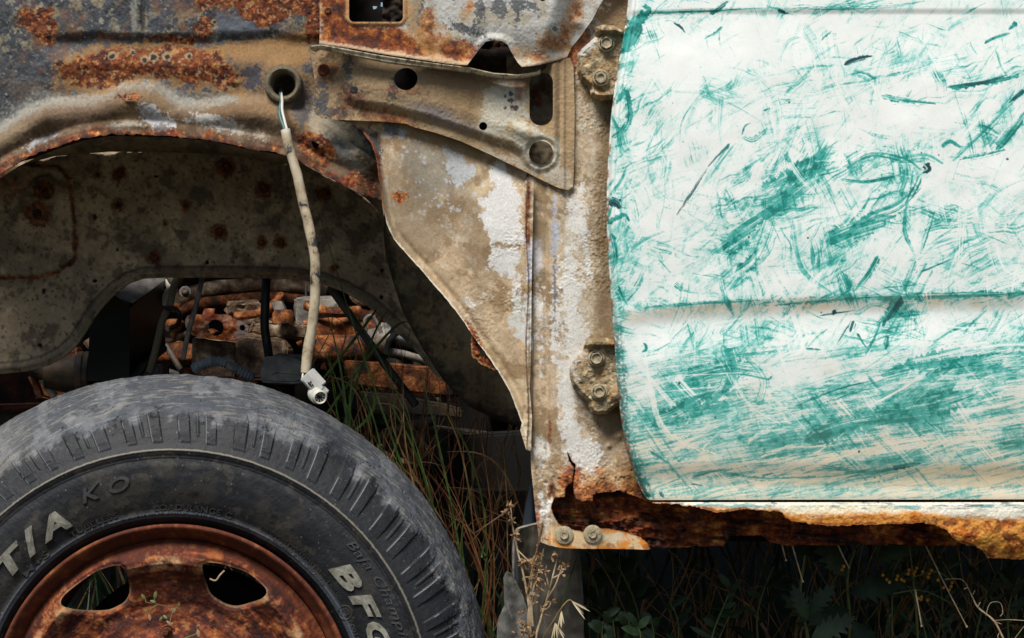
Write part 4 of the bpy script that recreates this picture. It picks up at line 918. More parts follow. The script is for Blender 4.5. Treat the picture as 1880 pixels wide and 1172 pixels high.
    # traced strokes: points, width, amount, dryness, dark
    for k, (pts, wd, a, dry, dk) in enumerate([
        ([(1140, 95), (1165, 50), (1180, 20)], 30, .85, .35, .3), ([(1180, 10), (1192, 18), (1160, 60)], 8, .9, .1, .5), ([(1132, 190), (1150, 170), (1156, 220), (1135, 252)], 12, .85, .25, .4), ([(1124, 252), (1140, 240), (1148, 225)], 7, .9, .1, .8),
        ([(1118, 375), (1128, 372), (1136, 380)], 17, 1, 0, 1.0), ([(1116, 410), (1145, 395), (1155, 405)], 8, .9, .2, .5), ([(1122, 430), (1130, 470), (1124, 500)], 12, .8, .3, .2), ([(1136, 526), (1143, 545), (1152, 560)], 8, 1, .05, .35), ([(1145, 600), (1160, 592), (1158, 620)], 0.1, .1, 1, 0),
        ([(1305, 24), (1318, 16), (1336, 2)], 9, .9, .2, .9), ([(1170, 22), (1300, 18), (1440, 12), (1640, 4)], 7, .8, .4, .3), ([(1430, 17), (1447, 23)], 6, 1, .1, .9), ([(1480, 14), (1620, 12), (1700, 0)], 7, .9, .3, .1), ([(1540, 14), (1560, 10), (1640, -8)], 14, .6, .5, 0),
        ([(1238, 40), (1250, 48), (1259, 58)], 4, 1, .1, .9), ([(1328, 47), (1316, 58), (1295, 70)], 5, .8, .4, .5), ([(1552, 118), (1575, 108), (1602, 102)], 8, 1, .0, 1.1), ([(1552, 118), (1556, 150), (1585, 210), (1600, 225)], 4, .7, .5, .3),
        ([(1528, 53), (1512, 66), (1500, 82)], 8, .8, .4, .3), ([(1470, 70), (1450, 80), (1436, 110)], 18, .55, .6, 0), ([(1870, 40), (1856, 52)], 10, .9, .2, .5), ([(1810, 78), (1830, 68), (1856, 60)], 9, .9, .3, .5), ([(1728, 62), (1740, 66)], 4, .9, .1, .5), ([(1770, 155), (1810, 150), (1850, 138)], 9, 1, .15, .9), ([(1740, 160), (1800, 152), (1870, 140)], 12, .9, .35, .3),
        ([(1620, 176), (1660, 184), (1718, 190)], 9, .85, .35, .5), ([(1666, 178), (1674, 166)], 7, .8, .3, .4), ([(1882, 165), (1866, 178), (1854, 188)], 8, 1, .1, .7), ([(1402, 202), (1414, 198), (1412, 204)], 7, 1, 0, .9), ([(1362, 248), (1368, 232), (1378, 226)], 4, .9, .1, .7), ([(1364, 252), (1382, 258), (1400, 246), (1408, 236)], 12, .7, .35, .1),
        ([(1340, 264), (1320, 284), (1300, 306)], 5, 1, .25, 1.0), ([(1300, 306), (1282, 334), (1262, 366), (1243, 394)], 5, 1, .35, 1.1), ([(1345, 268), (1320, 300), (1290, 340)], 14, .55, .6, 0), ([(1438, 272), (1452, 300), (1470, 322)], 5, .8, .2, .6), ([(1446, 280), (1460, 310)], 16, .6, .5, .1), ([(1455, 332), (1470, 330), (1480, 320)], 6, .7, .4, 0),
        ([(1300, 470), (1350, 430), (1440, 370), (1520, 310), (1560, 300)], 26, .6, .5, 0), ([(1330, 460), (1360, 440), (1385, 425)], 30, .8, .35, 0), ([(1400, 360), (1440, 340), (1500, 310)], 40, .6, .5, 0), ([(1550, 305), (1600, 280), (1660, 290), (1690, 310)], 26, .75, .4, 0), ([(1545, 330), (1590, 335), (1640, 325)], 14, .85, .3, .1), ([(1560, 430), (1600, 400), (1650, 380), (1690, 340)], 26, .75, .35, .05), ([(1520, 445), (1570, 425), (1620, 410)], 34, .7, .35, .05), ([(1400, 398), (1430, 380), (1460, 376)], 20, .5, .5, 0),
        ([(1698, 302), (1704, 310), (1696, 316)], 16, 1, 0, 1.1), ([(1690, 322), (1680, 345), (1664, 372)], 9, 1, .1, .8), ([(1668, 360), (1660, 420), (1680, 470)], 7, .7, .3, .3), ([(1714, 385), (1704, 420), (1690, 465)], 10, .9, .25, .2), ([(1762, 295), (1800, 288), (1844, 276)], 10, .8, .25, .7), ([(1730, 270), (1745, 260), (1762, 270)], 12, .7, .35, .4), ([(1750, 295), (1800, 250), (1850, 200), (1880, 170)], 14, .6, .6, .1), ([(1830, 275), (1860, 240), (1885, 205)], 18, .85, .35, .1), ([(1660, 290), (1700, 285), (1730, 300)], 24, .5, .5, 0),
        ([(1352, 500), (1380, 480), (1392, 462)], 22, .85, .2, .1), ([(1240, 520), (1258, 535)], 14, .7, .4, .1), ([(1210, 478), (1230, 500)], 12, .5, .5, 0), ([(1612, 470), (1596, 500), (1572, 532)], 14, .8, .3, .1), ([(1560, 532), (1555, 520), (1545, 500)], 16, .7, .4, .1), ([(1690, 500), (1750, 475)], 5, .9, .3, .4), ([(1680, 480), (1668, 510), (1650, 545)], 12, .8, .2, .2), ([(1655, 545), (1640, 568), (1622, 596)], 18, 1, .0, .8), ([(1620, 590), (1608, 620), (1590, 650)], 10, .7, .4, .1), ([(1812, 570), (1790, 590), (1770, 612)], 7, .8, .3, .3),
        ([(1529, 572), (1536, 574)], 11, 1, 0, 1.1), ([(1506, 580), (1545, 574), (1570, 570)], 3, .9, .1, .9), ([(1568, 590), (1562, 608)], 9, 1, 0, .9), ([(1560, 596), (1538, 630)], 3, .9, .1, .8), ([(1520, 605), (1500, 620), (1482, 640)], 9, .8, .25, .3), ([(1574, 612), (1586, 632), (1596, 644)], 4, .8, .2, .8), ([(1630, 618), (1626, 640)], 9, .8, .3, .6), ([(1680, 585), (1684, 598)], 5, .9, .1, .6), ([(1480, 641), (1508, 643)], 4, .9, .1, .8), ([(1182, 630), (1186, 640), (1180, 646)], 12, .9, .1, .3), ([(1200, 644), (1230, 630)], 6, .8, .3, .2),
        ([(1380, 560), (1600, 546), (1880, 538)], 9, .9, .35, .5), ([(1180, 566), (1300, 556), (1420, 550)], 7, .7, .4, .4), ([(1600, 550), (1760, 544), (1880, 542)], 8, .7, .4, .3), ([(1850, 548), (1884, 536)], 16, .8, .2, .5), ([(1450, 560), (1440, 580)], 14, .6, .4, .4),
        ([(1200, 775), (1240, 760), (1290, 730)], 34, .9, .25, .05), ([(1198, 776), (1212, 782)], 14, 1, .05, .2), ([(1260, 700), (1340, 680), (1410, 690)], 46, .7, .35, 0), ([(1330, 640), (1340, 680), (1330, 720)], 40, .6, .4, 0), ([(1390, 745), (1400, 700), (1370, 660)], 22, .5, .5, 0), ([(1290, 660), (1340, 650), (1440, 640)], 18, .5, .5, 0),
        ([(1460, 745), (1540, 715), (1600, 700)], 7, .85, .25, .4), ([(1535, 735), (1570, 720)], 4, .9, .1, .8), ([(1480, 810), (1560, 780), (1700, 760), (1740, 765)], 34, .75, .35, 0), ([(1600, 770), (1720, 745), (1790, 720)], 40, .7, .35, 0), ([(1660, 670), (1740, 655), (1800, 640)], 26, .6, .4, 0), ([(1620, 690), (1700, 672), (1880, 650)], 22, .65, .4, 0), ([(1640, 860), (1690, 852)], 9, 1, .1, .8), ([(1500, 855), (1600, 868), (1680, 850)], 9, .6, .4, .4), ([(1840, 815), (1885, 812)], 10, .9, .2, .5), ([(1200, 820), (1240, 835)], 0.1, .1, 1, 0),
        ([(1270, 880), (1300, 868), (1330, 862)], 7, .6, .3, .7), ([(1310, 865), (1400, 880), (1500, 876)], 6, .7, .35, .6), ([(1400, 875), (1420, 870)], 4, .7, .2, .7), ([(1270, 890), (1290, 893)], 4, .7, .1, .8), ([(1212, 904), (1220, 914)], 6, .9, .1, .9), ([(1195, 830), (1225, 850)], 4, .6, .4, .6), ([(1180, 880), (1192, 892)], 10, .6, .3, .6), ([(1200, 838), (1220, 826)], 3, .9, .2, .8), ([(1820, 875), (1850, 868)], 5, .6, .4, .5)]):
        S(pts, wd * (1.15 if dk >= .5 else 1.0), min(1, a * 1.15), k + 31, dry=dry * .62, dark=dk if dk >= .6 else dk * .6, grain=1.6, soft=.5)
    for k, (pts, wd) in enumerate([([(1535, 120), (1535, 150), (1560, 200), (1590, 225)], 22), ([(1616, 140), (1612, 180), (1630, 222)], 18), ([(1820, 440), (1840, 500), (1885, 515)], 30), ([(1700, 530), (1720, 590), (1800, 600), (1880, 560)], 22), ([(1400, 560), (1420, 540), (1430, 500)], 26), ([(1770, 340), (1765, 420), (1760, 500)], 24), ([(1860, 210), (1820, 260), (1760, 340)], 20), ([(1218, 150), (1240, 110), (1290, 60)], 22), ([(1125, 140), (1160, 150), (1230, 160)], 14),
                                   ([(1280, 645), (1320, 655), (1370, 740), (1430, 780)], 12), ([(1185, 650), (1200, 740), (1230, 800), (1330, 850)], 14), ([(1240, 690), (1500, 680), (1880, 668)], 3), ([(1220, 730), (1400, 706), (1640, 680), (1880, 662)], 2.4), ([(1200, 722), (1300, 712), (1400, 704)], 4), ([(1600, 755), (1700, 750), (1800, 740)], 5), ([(1180, 862), (1250, 852), (1290, 838)], 9), ([(1700, 830), (1780, 800), (1880, 740)], 20), ([(1500, 500), (1480, 540), (1440, 580)], 22), ([(1450, 300), (1470, 330), (1500, 360)], 22), ([(1430, 640), (1450, 700), (1490, 760)], 8), ([(1600, 640), (1560, 700), (1430, 800)], 6), ([(1206, 700), (1216, 760)], 5), ([(1400, 300), (1380, 340), (1330, 380)], 26), ([(1680, 545), (1700, 580)], 30), ([(1395, 500), (1420, 560)], 18)]):
        S(pts, wd, .75, k + 211, mode='wipe', dry=.5, grain=1.7, soft=.5)
    T_ = np.clip(T_, 0, 1)
    wv = np.maximum(afbm(x, y, 1.6, 16, -9, 3, 2) * low, 0) + np.maximum(afbm(x, y, 1.5, 14, -34, 3, 5), 0) * (1 - low) * .8 + np.maximum(afbm(x, y, 1.5, 12, 62, 2, 8), 0) * (1 - low) * ss(0, .4, fbm(x, y, 50, 2, 3))
    T_ = T_ * (1 - .45 * np.clip(wv, 0, 1) * ss(1.0, .6, T_)); T_ *= .72 + .28 * ss(-.4, .4, fbm(x, y, 9, 3, 15))
    g = fbm(x, y, 90, 4, 14) + .3
    base = np.tile(lin('#e5e6e0'), (len(x), 1)) * (1 + .04 * wob)[:, None]
    # body line: dust and painted crease shade together; foot and corner: brown dust
    cr = crease(x); crease_tint = ss(-2, 8, y - cr) * ss(40, 14, y - cr) * (.55 + .5 * fbm(x, y, 40, 4, 6)) * ss(1120, 1160, x)
    foot = ss(640, 890, y + 50 * fbm(x, y, 60, 3, 9)) * .85 + ss(850, 872, y) * ss(905, 885, y) * .5 * ss(1400, 1700, x + 100 * wob)
    cor = ss(140, 20, np.hypot(x - 1190, (y - 880) * .8)) * .45
    dirt_shade = np.clip(np.maximum.reduce([crease_tint * .95, foot * .85, cor]), 0, .9)[:, None]
    base = base * (1 - dirt_shade) + lin('#cdb892') * dirt_shade
    st = [(0, None), (.25, '#b9dcd4'), (.5, '#62b5a8'), (.8, '#1f9385'), (1.0, '#127a70')]
    tk = T_[:, None]; teal = np.stack([np.interp(T_, [0, .3, .55, .8, 1], [lin('#c6dfd9')[k], lin('#9ccfc6')[k], lin('#58b0a4')[k], lin('#1c8c80')[k], lin('#0c6a62')[k]]) for k in range(3)], 1)
    al = ss(.0, .45, T_)[:, None]; col = base * (1 - al) + teal * al * (1 - .6 * dirt_shade) + lin('#55695a') * .6 * dirt_shade * al
    de, _, _ = ldist(x, y, DEDGE); eb = ss(22, 8, de + 9 * fbm(x, y, 14, 3, 6)) * ss(560, 620, y) * ss(-.3, .1, fbm(x, y, 3, 2, 5) + .25) * .75; col = col * (1 - eb[:, None]) + lin('#1d6660') * eb[:, None]
    Dk = np.clip(Dk, 0, 1)[:, None]; col = col * (1 - Dk) + lin('#1e3d44') * Dk
    sp = speck(x, y, 34, .9, 4, .06)[:, None]; col = col * (1 - sp) + lin('#33403c') * sp
    c.c[idx] = col; c.r[idx] = .36 + .1 * dirt_shade[:, 0] + .06 * T_
    d, _, _ = ldist(x, y, DEDGE); e = ss(3.5, .8, d + 2.5 * fbm(x, y, 7, 3, 5)) * ss(.0, .4, fbm(x, y, 18, 4, 8) + .15)
    cc = Coat(x, y, '#ffffff'); cc.c = c.c[idx]; cc.rust(e, 1.1, .85, 3, 6); c.c[idx] = cc.c
    global DOOR_PAINT; DOOR_PAINT = None
    return c
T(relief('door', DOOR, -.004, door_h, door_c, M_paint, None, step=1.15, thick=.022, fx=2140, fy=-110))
# ------------------------------------------------------------------ wheel: tyre, rim, lettering
WC = P(312, 1303, -.03); WX, WZ = WC.x, WC.z; WY = -.03     # hub axis; radii below in photo pixels
KR = K * (D - .03) / D
M_tyre = coat_mat('weathered_tyre_rubber', fine=420, bstr=.35, bdist=.0008, cvar=.16, spec=.3, grain_scale=1500)
M_letter = noise_mat('dirty_white_letter_rubber', ['#4d4a41', '#7d7a6e', '#9d9a8e'], 90, .7, .4, .0008)
M_emb = noise_mat('embossed_rubber', ['#2a2a2b', '#3a3a3b', '#4d4b47'], 60, .6, .3, .0005)
TPROF = [(326, .028), (334, .014), (342, .007), (352, .000), (358, -.003), (364, -.002), (380, -.007), (400, -.011), (425, -.0135), (448, -.0135), (463, -.0115), (467, -.0135), (474, -.0145), (481, -.0125), (486, -.010), (505, -.005), (525, .003), (541, .011), (557, .021), (573, .035), (587, .052), (599, .075), (607, .105), (611, .14), (609, .175), (602, .21), (582, .245), (540, .27), (480, .29), (400, .28), (340, .25)]
def tyre():
    pr = np.array(TPROF, float); L = np.concatenate([[0], np.cumsum(np.hypot(np.diff(pr[:, 0]) * KR, np.diff(pr[:, 1])))])
    ts = np.concatenate([np.linspace(0, L[22], 330, endpoint=False), np.linspace(L[22], L[-1], 40)])
    # smooth the section a little
    r0 = np.interp(ts, L, pr[:, 0]); y0 = np.interp(ts, L, pr[:, 1])
    ker = np.ones(7) / 7; r1 = np.convolve(np.pad(r0, 3, 'edge'), ker, 'valid'); y1 = np.convolve(np.pad(y0, 3, 'edge'), ker, 'valid')
    al = np.concatenate([np.arange(-64, 80, .115), np.arange(80, 296, 1.0)]); na, nr = len(al), len(ts)
    A, Rr = np.meshgrid(np.radians(al), r1, indexing='ij'); _, Yy = np.meshgrid(al, y1, indexing='ij')
    dr = np.gradient(r1 * KR); dy = np.gradient(y1); nn = np.hypot(dr, dy); nr_ = -(dy / nn) * -1; ny_ = -(dr / nn)
    nr_ = (dy / nn); NR = np.tile(nr_, (na, 1)); NY = np.tile(ny_, (na, 1))
    px = 312 + Rr * np.sin(A); py = 1303 - Rr * np.cos(A); X, Y = px.ravel(), py.ravel()
    Ad = np.degrees(A).ravel(); RR = Rr.ravel(); YY = Yy.ravel()
    u = Ad * RR * math.pi / 180
    h = np.zeros(len(X))
    # shoulder blocks: raised bars in pairs, set apart by grooves
    sk = (RR - 505) * .035 * np.sign(np.sin(R(1) * Ad * 3) + 2)
    ph = (Ad + sk * .6 + .2 * vn(np.round(Ad / 5.8), Ad * 0, 3)) % 11.6
    def bar(c, wd): return ss(wd, wd - .16, abs(((ph - c + 5.8) % 11.6) - 5.8))
    top = 536 + 9 * fbm(Ad, Ad * 0, 3, 3, 5) + 14 * ss(20, 40, Ad)
    rad = ss(487, 492, RR) * ss(top + 12, top - 8, RR + 9 * fbm(X, Y, 12, 4, 9))
    bars = np.maximum(bar(2.6, 1.25), bar(8.2, 1.25)); small = np.maximum(bar(5.4, .35), 0) * ss(500, 505, RR)
    gl = .0020 * ss(492, 520, RR) + .0010
    h += rad * np.maximum(bars, small * .5) * gl
    h += .0016 * ss(top - 14, top + 22, RR + 9 * fbm(X, Y, 12, 4, 9)) * ss(600, 590, RR)
    h += .0012 * np.exp(-((RR - 475) / 2.0) ** 2) + .0006 * np.exp(-((RR - 462) / 1.2) ** 2) + .0005 * np.exp(-((RR - 350) / 1.6) ** 2) + .0006 * np.exp(-((RR - 357) / 1.0) ** 2)
    tread = ss(548, 562, RR)
    n = fbm(X, Y, 30, 5, 2); f = fbm(X, Y, 6, 4, 3)
    h += tread * (.0012 * fbm(u, YY / KR * 1.2, 26, 5, 12) + .0006 * afbm(u, YY / KR, 5, 5, 14, 4, 6)) + .0002 * f
    # cracks
    ck = afbm(u, (RR + YY / KR), 9, 4.5, 12, 4, 8); cr = ss(.035, .008, abs(ck)) * ss(.0, .35, fbm(X, Y, 60, 3, 16)) * ss(530, 555, RR)
    ck2 = afbm(u, RR, 14, 5, 8, 4, 28); cr2 = ss(.05, .01, abs(ck2)) * ss(.1, .4, fbm(X, Y, 40, 3, 26)) * ss(500, 545, RR) * ss(600, 560, RR)
    h -= .0022 * np.maximum(cr, cr2)
    h += .0006 * fbm(X, Y, 110, 3, 4) + .0012 * ss(.55, .7, vn(u / 22, RR / 3, 4)) * ss(495, 500, RR) * ss(550, 540, RR) * .3
    # old groove scars in the worn crown
    c = Coat(X, Y, '#1d1e21', .55)
    c.var(.3, 40, 1); c.var(.18, 6, 2)
    c.add(ss(.0, .5, fbm(X, Y, 60, 4, 7)) * ss(480, 470, RR), '#3b3831', .5)
    c.add(ss(-.1, .6, fbm(X, Y, 50, 5, 17)) * ss(480, 470, RR), '#26272a', .7)
    c.add(ss(480, 482, RR) * ss(560, 540, RR) * (1 - rad * bars), '#222325', .6)
    w_ = ss(top - 9, top + 9, RR + 12 * n + 6 * f) * .8 + .2 * ss(top - 26, top + 26, RR + 14 * n)
    c.add(w_, '#46494e', .85, .75)
    c.add(w_ * ss(.0, .5, n), '#7b7c7d', .5); c.add(w_ * ss(.0, .5, fbm(u, YY / KR + RR, 16, 5, 22)), '#4f5358', .8)
    c.add(w_ * ss(.1, .5, afbm(u, YY / KR + RR, 5, 6, 10, 4, 23)), '#8f897d', .4)
    c.add(w_ * ss(-20, -50, Ad) , '#8f8a80', .4)
    c.add(np.maximum(cr, cr2), '#1b1c1f', .85)
    c.add(ss(2.5, .6, abs(RR - 476 + .8 * f)), '#8a8374', .7); c.add(ss(1.5, .3, abs(RR - 462)), '#17181a', .6)
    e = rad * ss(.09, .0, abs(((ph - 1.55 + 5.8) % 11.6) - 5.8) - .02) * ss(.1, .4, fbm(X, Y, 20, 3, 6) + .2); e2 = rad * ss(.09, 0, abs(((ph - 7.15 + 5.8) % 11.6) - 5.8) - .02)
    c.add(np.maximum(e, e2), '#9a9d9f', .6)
    c.add(ss(349, 353, RR) * ss(362, 357, RR), '#59606a', .6); c.add(ss(345, 336, RR), '#121214', .8)
    c.add(speck(X, Y, 7, .86, 5, .16), '#8a887e', .5)
    c.add(ss(.3, .6, fbm(X, Y, 22, 5, 33)) * ss(350, 360, RR) * ss(480, 470, RR), '#5a5448', .25)
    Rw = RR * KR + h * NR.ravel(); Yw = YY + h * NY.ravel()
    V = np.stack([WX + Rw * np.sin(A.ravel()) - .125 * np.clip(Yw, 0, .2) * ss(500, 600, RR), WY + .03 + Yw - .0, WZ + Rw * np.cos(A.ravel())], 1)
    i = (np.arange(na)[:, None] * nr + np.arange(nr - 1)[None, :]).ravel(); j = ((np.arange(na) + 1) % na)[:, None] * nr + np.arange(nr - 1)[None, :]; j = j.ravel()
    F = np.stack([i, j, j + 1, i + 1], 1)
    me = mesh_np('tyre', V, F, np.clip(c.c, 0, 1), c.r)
    return me, r1, y1
tyre_me, T_r, T_y = tyre()
hub = MB(); MW = Matrix.Translation((WX, 0, WZ)) @ FACE
hub.lathe([(.02, -.09), (140 * KR, -.09), (150 * KR, -.11), (232 * KR, -.115), (238 * KR, -.125), (232 * KR, -.2), (.02, -.2)], MW, 64)
wheel = T(hub.build('wheel', M_dark, None))
tyre_o = link('tyre', tyre_me, M_tyre, wheel)

# rim: flange, well and a dished disc with six windows
WIN1 = [(109, 1103), (119, 1090), (170, 1052), (204, 1040), (221, 1039), (231, 1049), (233, 1093), (221, 1112), (191, 1127), (146, 1125), (112, 1115)]
WIN2 = [(369, 1039), (378, 1033), (402, 1035), (453, 1052), (487, 1080), (490, 1091), (477, 1103), (432, 1119), (408, 1115), (381, 1097), (373, 1069)]
def rot(pl, a):
    c_, s_ = math.cos(R(a)), math.sin(R(a)); return [(312 + (x - 312) * c_ - (y - 1303) * s_, 1303 + (x - 312) * s_ + (y - 1303) * c_) for x, y in pl]
def chaikin(p, n=3):
    for _ in range(n): p = [q for a, b in zip(p, p[1:] + p[:1]) for q in ((a[0] * .8 + b[0] * .2, a[1] * .8 + b[1] * .2), (a[0] * .2 + b[0] * .8, a[1] * .2 + b[1] * .8))]
    return p
wins = [chaikin(WIN1), chaikin(WIN2)] + [chaikin(rot(WIN2, 60 * k)) for k in (1, 2, 3, 4)]
def disc_h(X, Y):
    r = np.hypot(X - 312, Y - 1303)
    h = np.interp(r, [0, 60, 62, 110, 135, 150, 190, 235, 255, 268, 280, 292, 300, 309], [-.02, -.02, -.004, .000, .012, .026, .030, .018, .004, -.003, -.002,   .008, .018, .026])
    for k, w_ in enumerate(wins):
        d = -sdist(X, Y, w_); h += .006 * ss(9, 0, d) * (d > -1)
    a = np.degrees(np.arctan2(X - 312, 1303 - Y)); h -= .006 * np.exp(-((((a + 30 + 2.5) % 60) - 30) / 9) ** 2) * ss(270, 230, r) * ss(130, 170, r)
    h += .0012 * fbm(X, Y, 30, 4, 2) + .0006 * fbm(X, Y, 5, 4, 5)
    return h
def rim_c(X, Y):
    c = Coat(X, Y, '#5a2c18', .8); r = np.hypot(X - 312, Y - 1303); n = fbm(X, Y, 16, 6, 5, gain=.72); a = np.degrees(np.arctan2(X - 312, 1303 - Y))
    n2 = afbm(a * 5, r, 10, 4, 0, 5, 7); v = (n * .6 + n2 * .6) * .5 + .36 + .08 * fbm(X, Y, 3, 2, 8)
    c.add(np.ones(len(X)), rustcol(np.clip(v, 0, .74), .95))
    c.add(ss(.15, .5, n2 + .4 * n), '#93572e', .45); c.add(ss(.35, .6, n + .3 * fbm(X, Y, 5, 3, 3)), '#a57c4c', .4)
    c.add(ss(252, 266, r) * ss(285, 275, r) * ss(-.2, .4, fbm(X, Y, 22, 4, 9)), '#c2986a', .65)
    c.add(ss(.0, .4, fbm(X, Y, 40, 4, 19)), '#4a2014', .55)
    c.add(ss(290, 300, r), '#5e2f1b', .5)
    for w_ in wins[:2]:
        d = abs(sdist(X, Y, w_)); c.add(ss(4, 1, d + 2 * n) * ss(1060, 1090, Y), '#a58560', .5)
    return c
rim = relief('rim', circ(312, 1303, 309, n=220), -.006, disc_h, rim_c, M_coat, wheel, holes=wins, step=1.4, thick=.004)
def lathe_coat(name, prof, cfun, mat, parent, na=720):
    p = np.array(prof, float); L = np.concatenate([[0], np.cumsum(np.hypot(np.diff(p[:, 0]) * KR, np.diff(p[:, 1])))]); ts = np.linspace(0, L[-1], 70)
    r = np.interp(ts, L, p[:, 0]); y = np.interp(ts, L, p[:, 1]); a = np.linspace(0, 2 * math.pi, na, endpoint=False)
    A, RR = np.meshgrid(a, r, indexing='ij'); _, YY = np.meshgrid(a, y, indexing='ij')
    X = (312 + RR * np.sin(A)).ravel(); Y = (1303 - RR * np.cos(A)).ravel(); co = cfun(X, Y)
    YY = YY.ravel() + .0006 * fbm(X, Y, 14, 3, 2)
    V = np.stack([WX + RR.ravel() * KR * np.sin(A.ravel()), YY, WZ + RR.ravel() * KR * np.cos(A.ravel())], 1)
    n = len(ts); i = (np.arange(na)[:, None] * n + np.arange(n - 1)[None, :]).ravel(); j = (((np.arange(na) + 1) % na)[:, None] * n + np.arange(n - 1)[None, :]).ravel()
    return link(name, mesh_np(name, V, np.stack([i, j, j + 1, i + 1], 1), np.clip(co.c, 0, 1), co.r), mat, parent)
lathe_coat('rim_flange', [(325, .012), (335, .004), (337.5, -.002), (335, -.006), (329, -.004), (322, .004), (314, .010), (306, .020), (302, .034), (298, .06), (290, .10), (292, .20), (330, .235)], rim_c, M_coat, wheel)
# hub nut seen at the lower edge
nb = MB(); MN = Matrix.Translation(P(308, 1160, .012)) @ Matrix.Rotation(R(-6), 4, 'X') @ FACE
nb.lathe([(14 * KR, -.012), (14 * KR, .002), (11.5 * KR, .004), (10 * KR, -.002), (8.5 * KR, .010), (8 * KR, .028), (6.5 * KR, .031), (0.1 * KR, .031)], MN, 28)
nb.build('stud', M_boltrust, wheel, rough=.0006, rsc=.004)

# lettering on the sidewall, laid along arcs on the real surface
def y_at(r): return np.interp(r, T_r[:300], T_y[:300])
def arc_text(name, txt, a0, a1, r0, height, mat, ext=.0012, bold=.0, shear=0.0, lift=.0004, xs=None, spacing=1.0):
    cu = bpy.data.curves.new(name, 'FONT'); cu.body = txt; cu.size = 1; cu.extrude = .5; cu.offset = bold; cu.shear = shear; cu.space_character = spacing; cu.resolution_u = 3
    o = bpy.data.objects.new('tmp', cu); COL.objects.link(o); dg = bpy.context.evaluated_depsgraph_get(); dg.update()
    me = bpy.data.meshes.new_from_object(o.evaluated_get(dg)); bpy.data.objects.remove(o); bpy.data.curves.remove(cu)
    bm = bmesh.new(); bm.from_mesh(me); bmesh.ops.triangulate(bm, faces=bm.faces)
    for _ in range(2 if height > 15 else 0): bmesh.ops.subdivide_edges(bm, edges=[e for e in bm.edges if e.calc_length() > .12], cuts=1)
    bm.to_mesh(me); bm.free()
    v = np.zeros(len(me.vertices) * 3, np.float32); me.vertices.foreach_get('co', v); v = v.reshape(-1, 3)
    x = (v[:, 0] - v[:, 0].min()) / (v[:, 0].max() - v[:, 0].min()); cap = .70; yy = v[:, 1] / cap
    a = np.radians(a0 + (a1 - a0) * x); r = r0 + yy * height; front = v[:, 2] > 0
    Yd = y_at(r) - lift - np.where(front, ext, -.002)
    W = np.stack([WX + r * KR * np.sin(a), Yd, WZ + r * KR * np.cos(a)], 1)
    me.vertices.foreach_set('co', W.astype(np.float32).ravel()); me.update(); me.materials.clear()
    return link(name, me, mat, wheel, smooth=False)
def letters(txt, angs, wdeg, r0, hh, mat, **k):
    for ch, a in zip(txt, angs): arc_text('raised_letter', ch, a - wdeg / 2, a + wdeg / 2, r0, hh, mat, **k)
letters('BFGoodrich', [53, 62.3, 71.3, 80, 88, 96, 103, 108, 113, 120], 8.8, 386, 35, M_letter, ext=.0026, bold=.045, shear=.25)
letters('/', [-40.6], 6.2, 383, 40, M_letter, ext=.0026, bold=.04, shear=.1); letters('TA', [-47.6, -33.3], 9.2, 384, 36, M_letter, ext=.0026, bold=.045, shear=.2)
letters('KO', [-20.8, -13.4], 5.6, 410, 26, M_emb, ext=.0016, bold=.02, shear=.3)
arc_text('embossed_text', 'LOAD RANGE C', -5.4, 17.2, 363, 11, M_emb, ext=.0011, bold=.01, spacing=1.1)
arc_text('embossed_text', 'TUBELESS', -31, -16.2, 364, 10, M_emb, ext=.0011, bold=.01, spacing=1.1)
arc_text('embossed_text', 'MAX. LOAD 900 KG. (1985 LBS.) AT 350 KPA. (50 PSI) COLD.', -15.5, 23.8, 353.5, 5.5, M_emb, ext=.0008, spacing=1.15)
arc_text('embossed_text', 'TREAD PLIES 2 POLYESTER 2 STEEL 1 NYLON', 26, 57.5, 366, 6, M_emb, ext=.0008, spacing=1.15)
arc_text('embossed_text', 'SIDEWALL PLIES 2 POLYESTER', 31, 51.5, 355, 6, M_emb, ext=.0008, spacing=1.15)
arc_text('embossed_text', 'M+S', -48.6, -39.0, 361, 11, M_emb, ext=.0014, bold=.01)
arc_text('embossed_text', 'Baja Champion', 46.8, 78, 440, 17, M_emb, ext=.0012, bold=.0, shear=.35, spacing=1.1)
arc_text('embossed_text', '0000030100', -27, -19.5, 355, 5, M_emb, ext=.0007)
arc_text('embossed_text', 'E4', 60.4, 62.6, 358, 10, M_emb, ext=.001); arc_text('embossed_text', '001184', 65.5, 73, 360, 8, M_emb, ext=.001)
rg_ = MB(); ca = R(61.5); rg_.tube([(WX + (363 + 13 * math.cos(t)) * KR * math.sin(ca + 13 * math.sin(t) / 363), float(y_at(363 + 13 * math.cos(t))) - .0006, WZ + (363 + 13 * math.cos(t)) * KR * math.cos(ca + 13 * math.sin(t) / 363)) for t in [2 * math.pi * i / 30 for i in range(31)]], .0007, 6, False)
rg_.build('approval_ring', M_emb, wheel)
# ------------------------------------------------------------------ hidden mass of the truck: it keeps the light out
def boxp(name, a, b, mat): return T(MB().box(a, b).build(name, mat, None, bevel=.004))
boxp('cab_floor', (.06, .14, .585), (2.4, 1.5, .62), M_dark)
boxp('bulkhead', (.045, .16, .50), (.075, 1.45, 1.3), M_dark)
boxp('bay_shade_sheet', (-1.6, .50, 1.40), (.02, 1.45, 1.42), M_dark)  # unseen sheet added to shade the back of the engine bay
boxp('cab_roof', (.06, .05, 1.80), (2.4, 1.5, 1.84), M_dark)
boxp('far_side_panel', (-1.6, 1.42, .62), (2.4, 1.46, 1.30), M_rustdk)
boxp('chassis_rail', (-1.6, .50, .53), (2.4, .57, .60), M_dark)
boxp('chassis_rail', (-1.6, 1.1, .50), (2.4, 1.18, .60), M_dark)
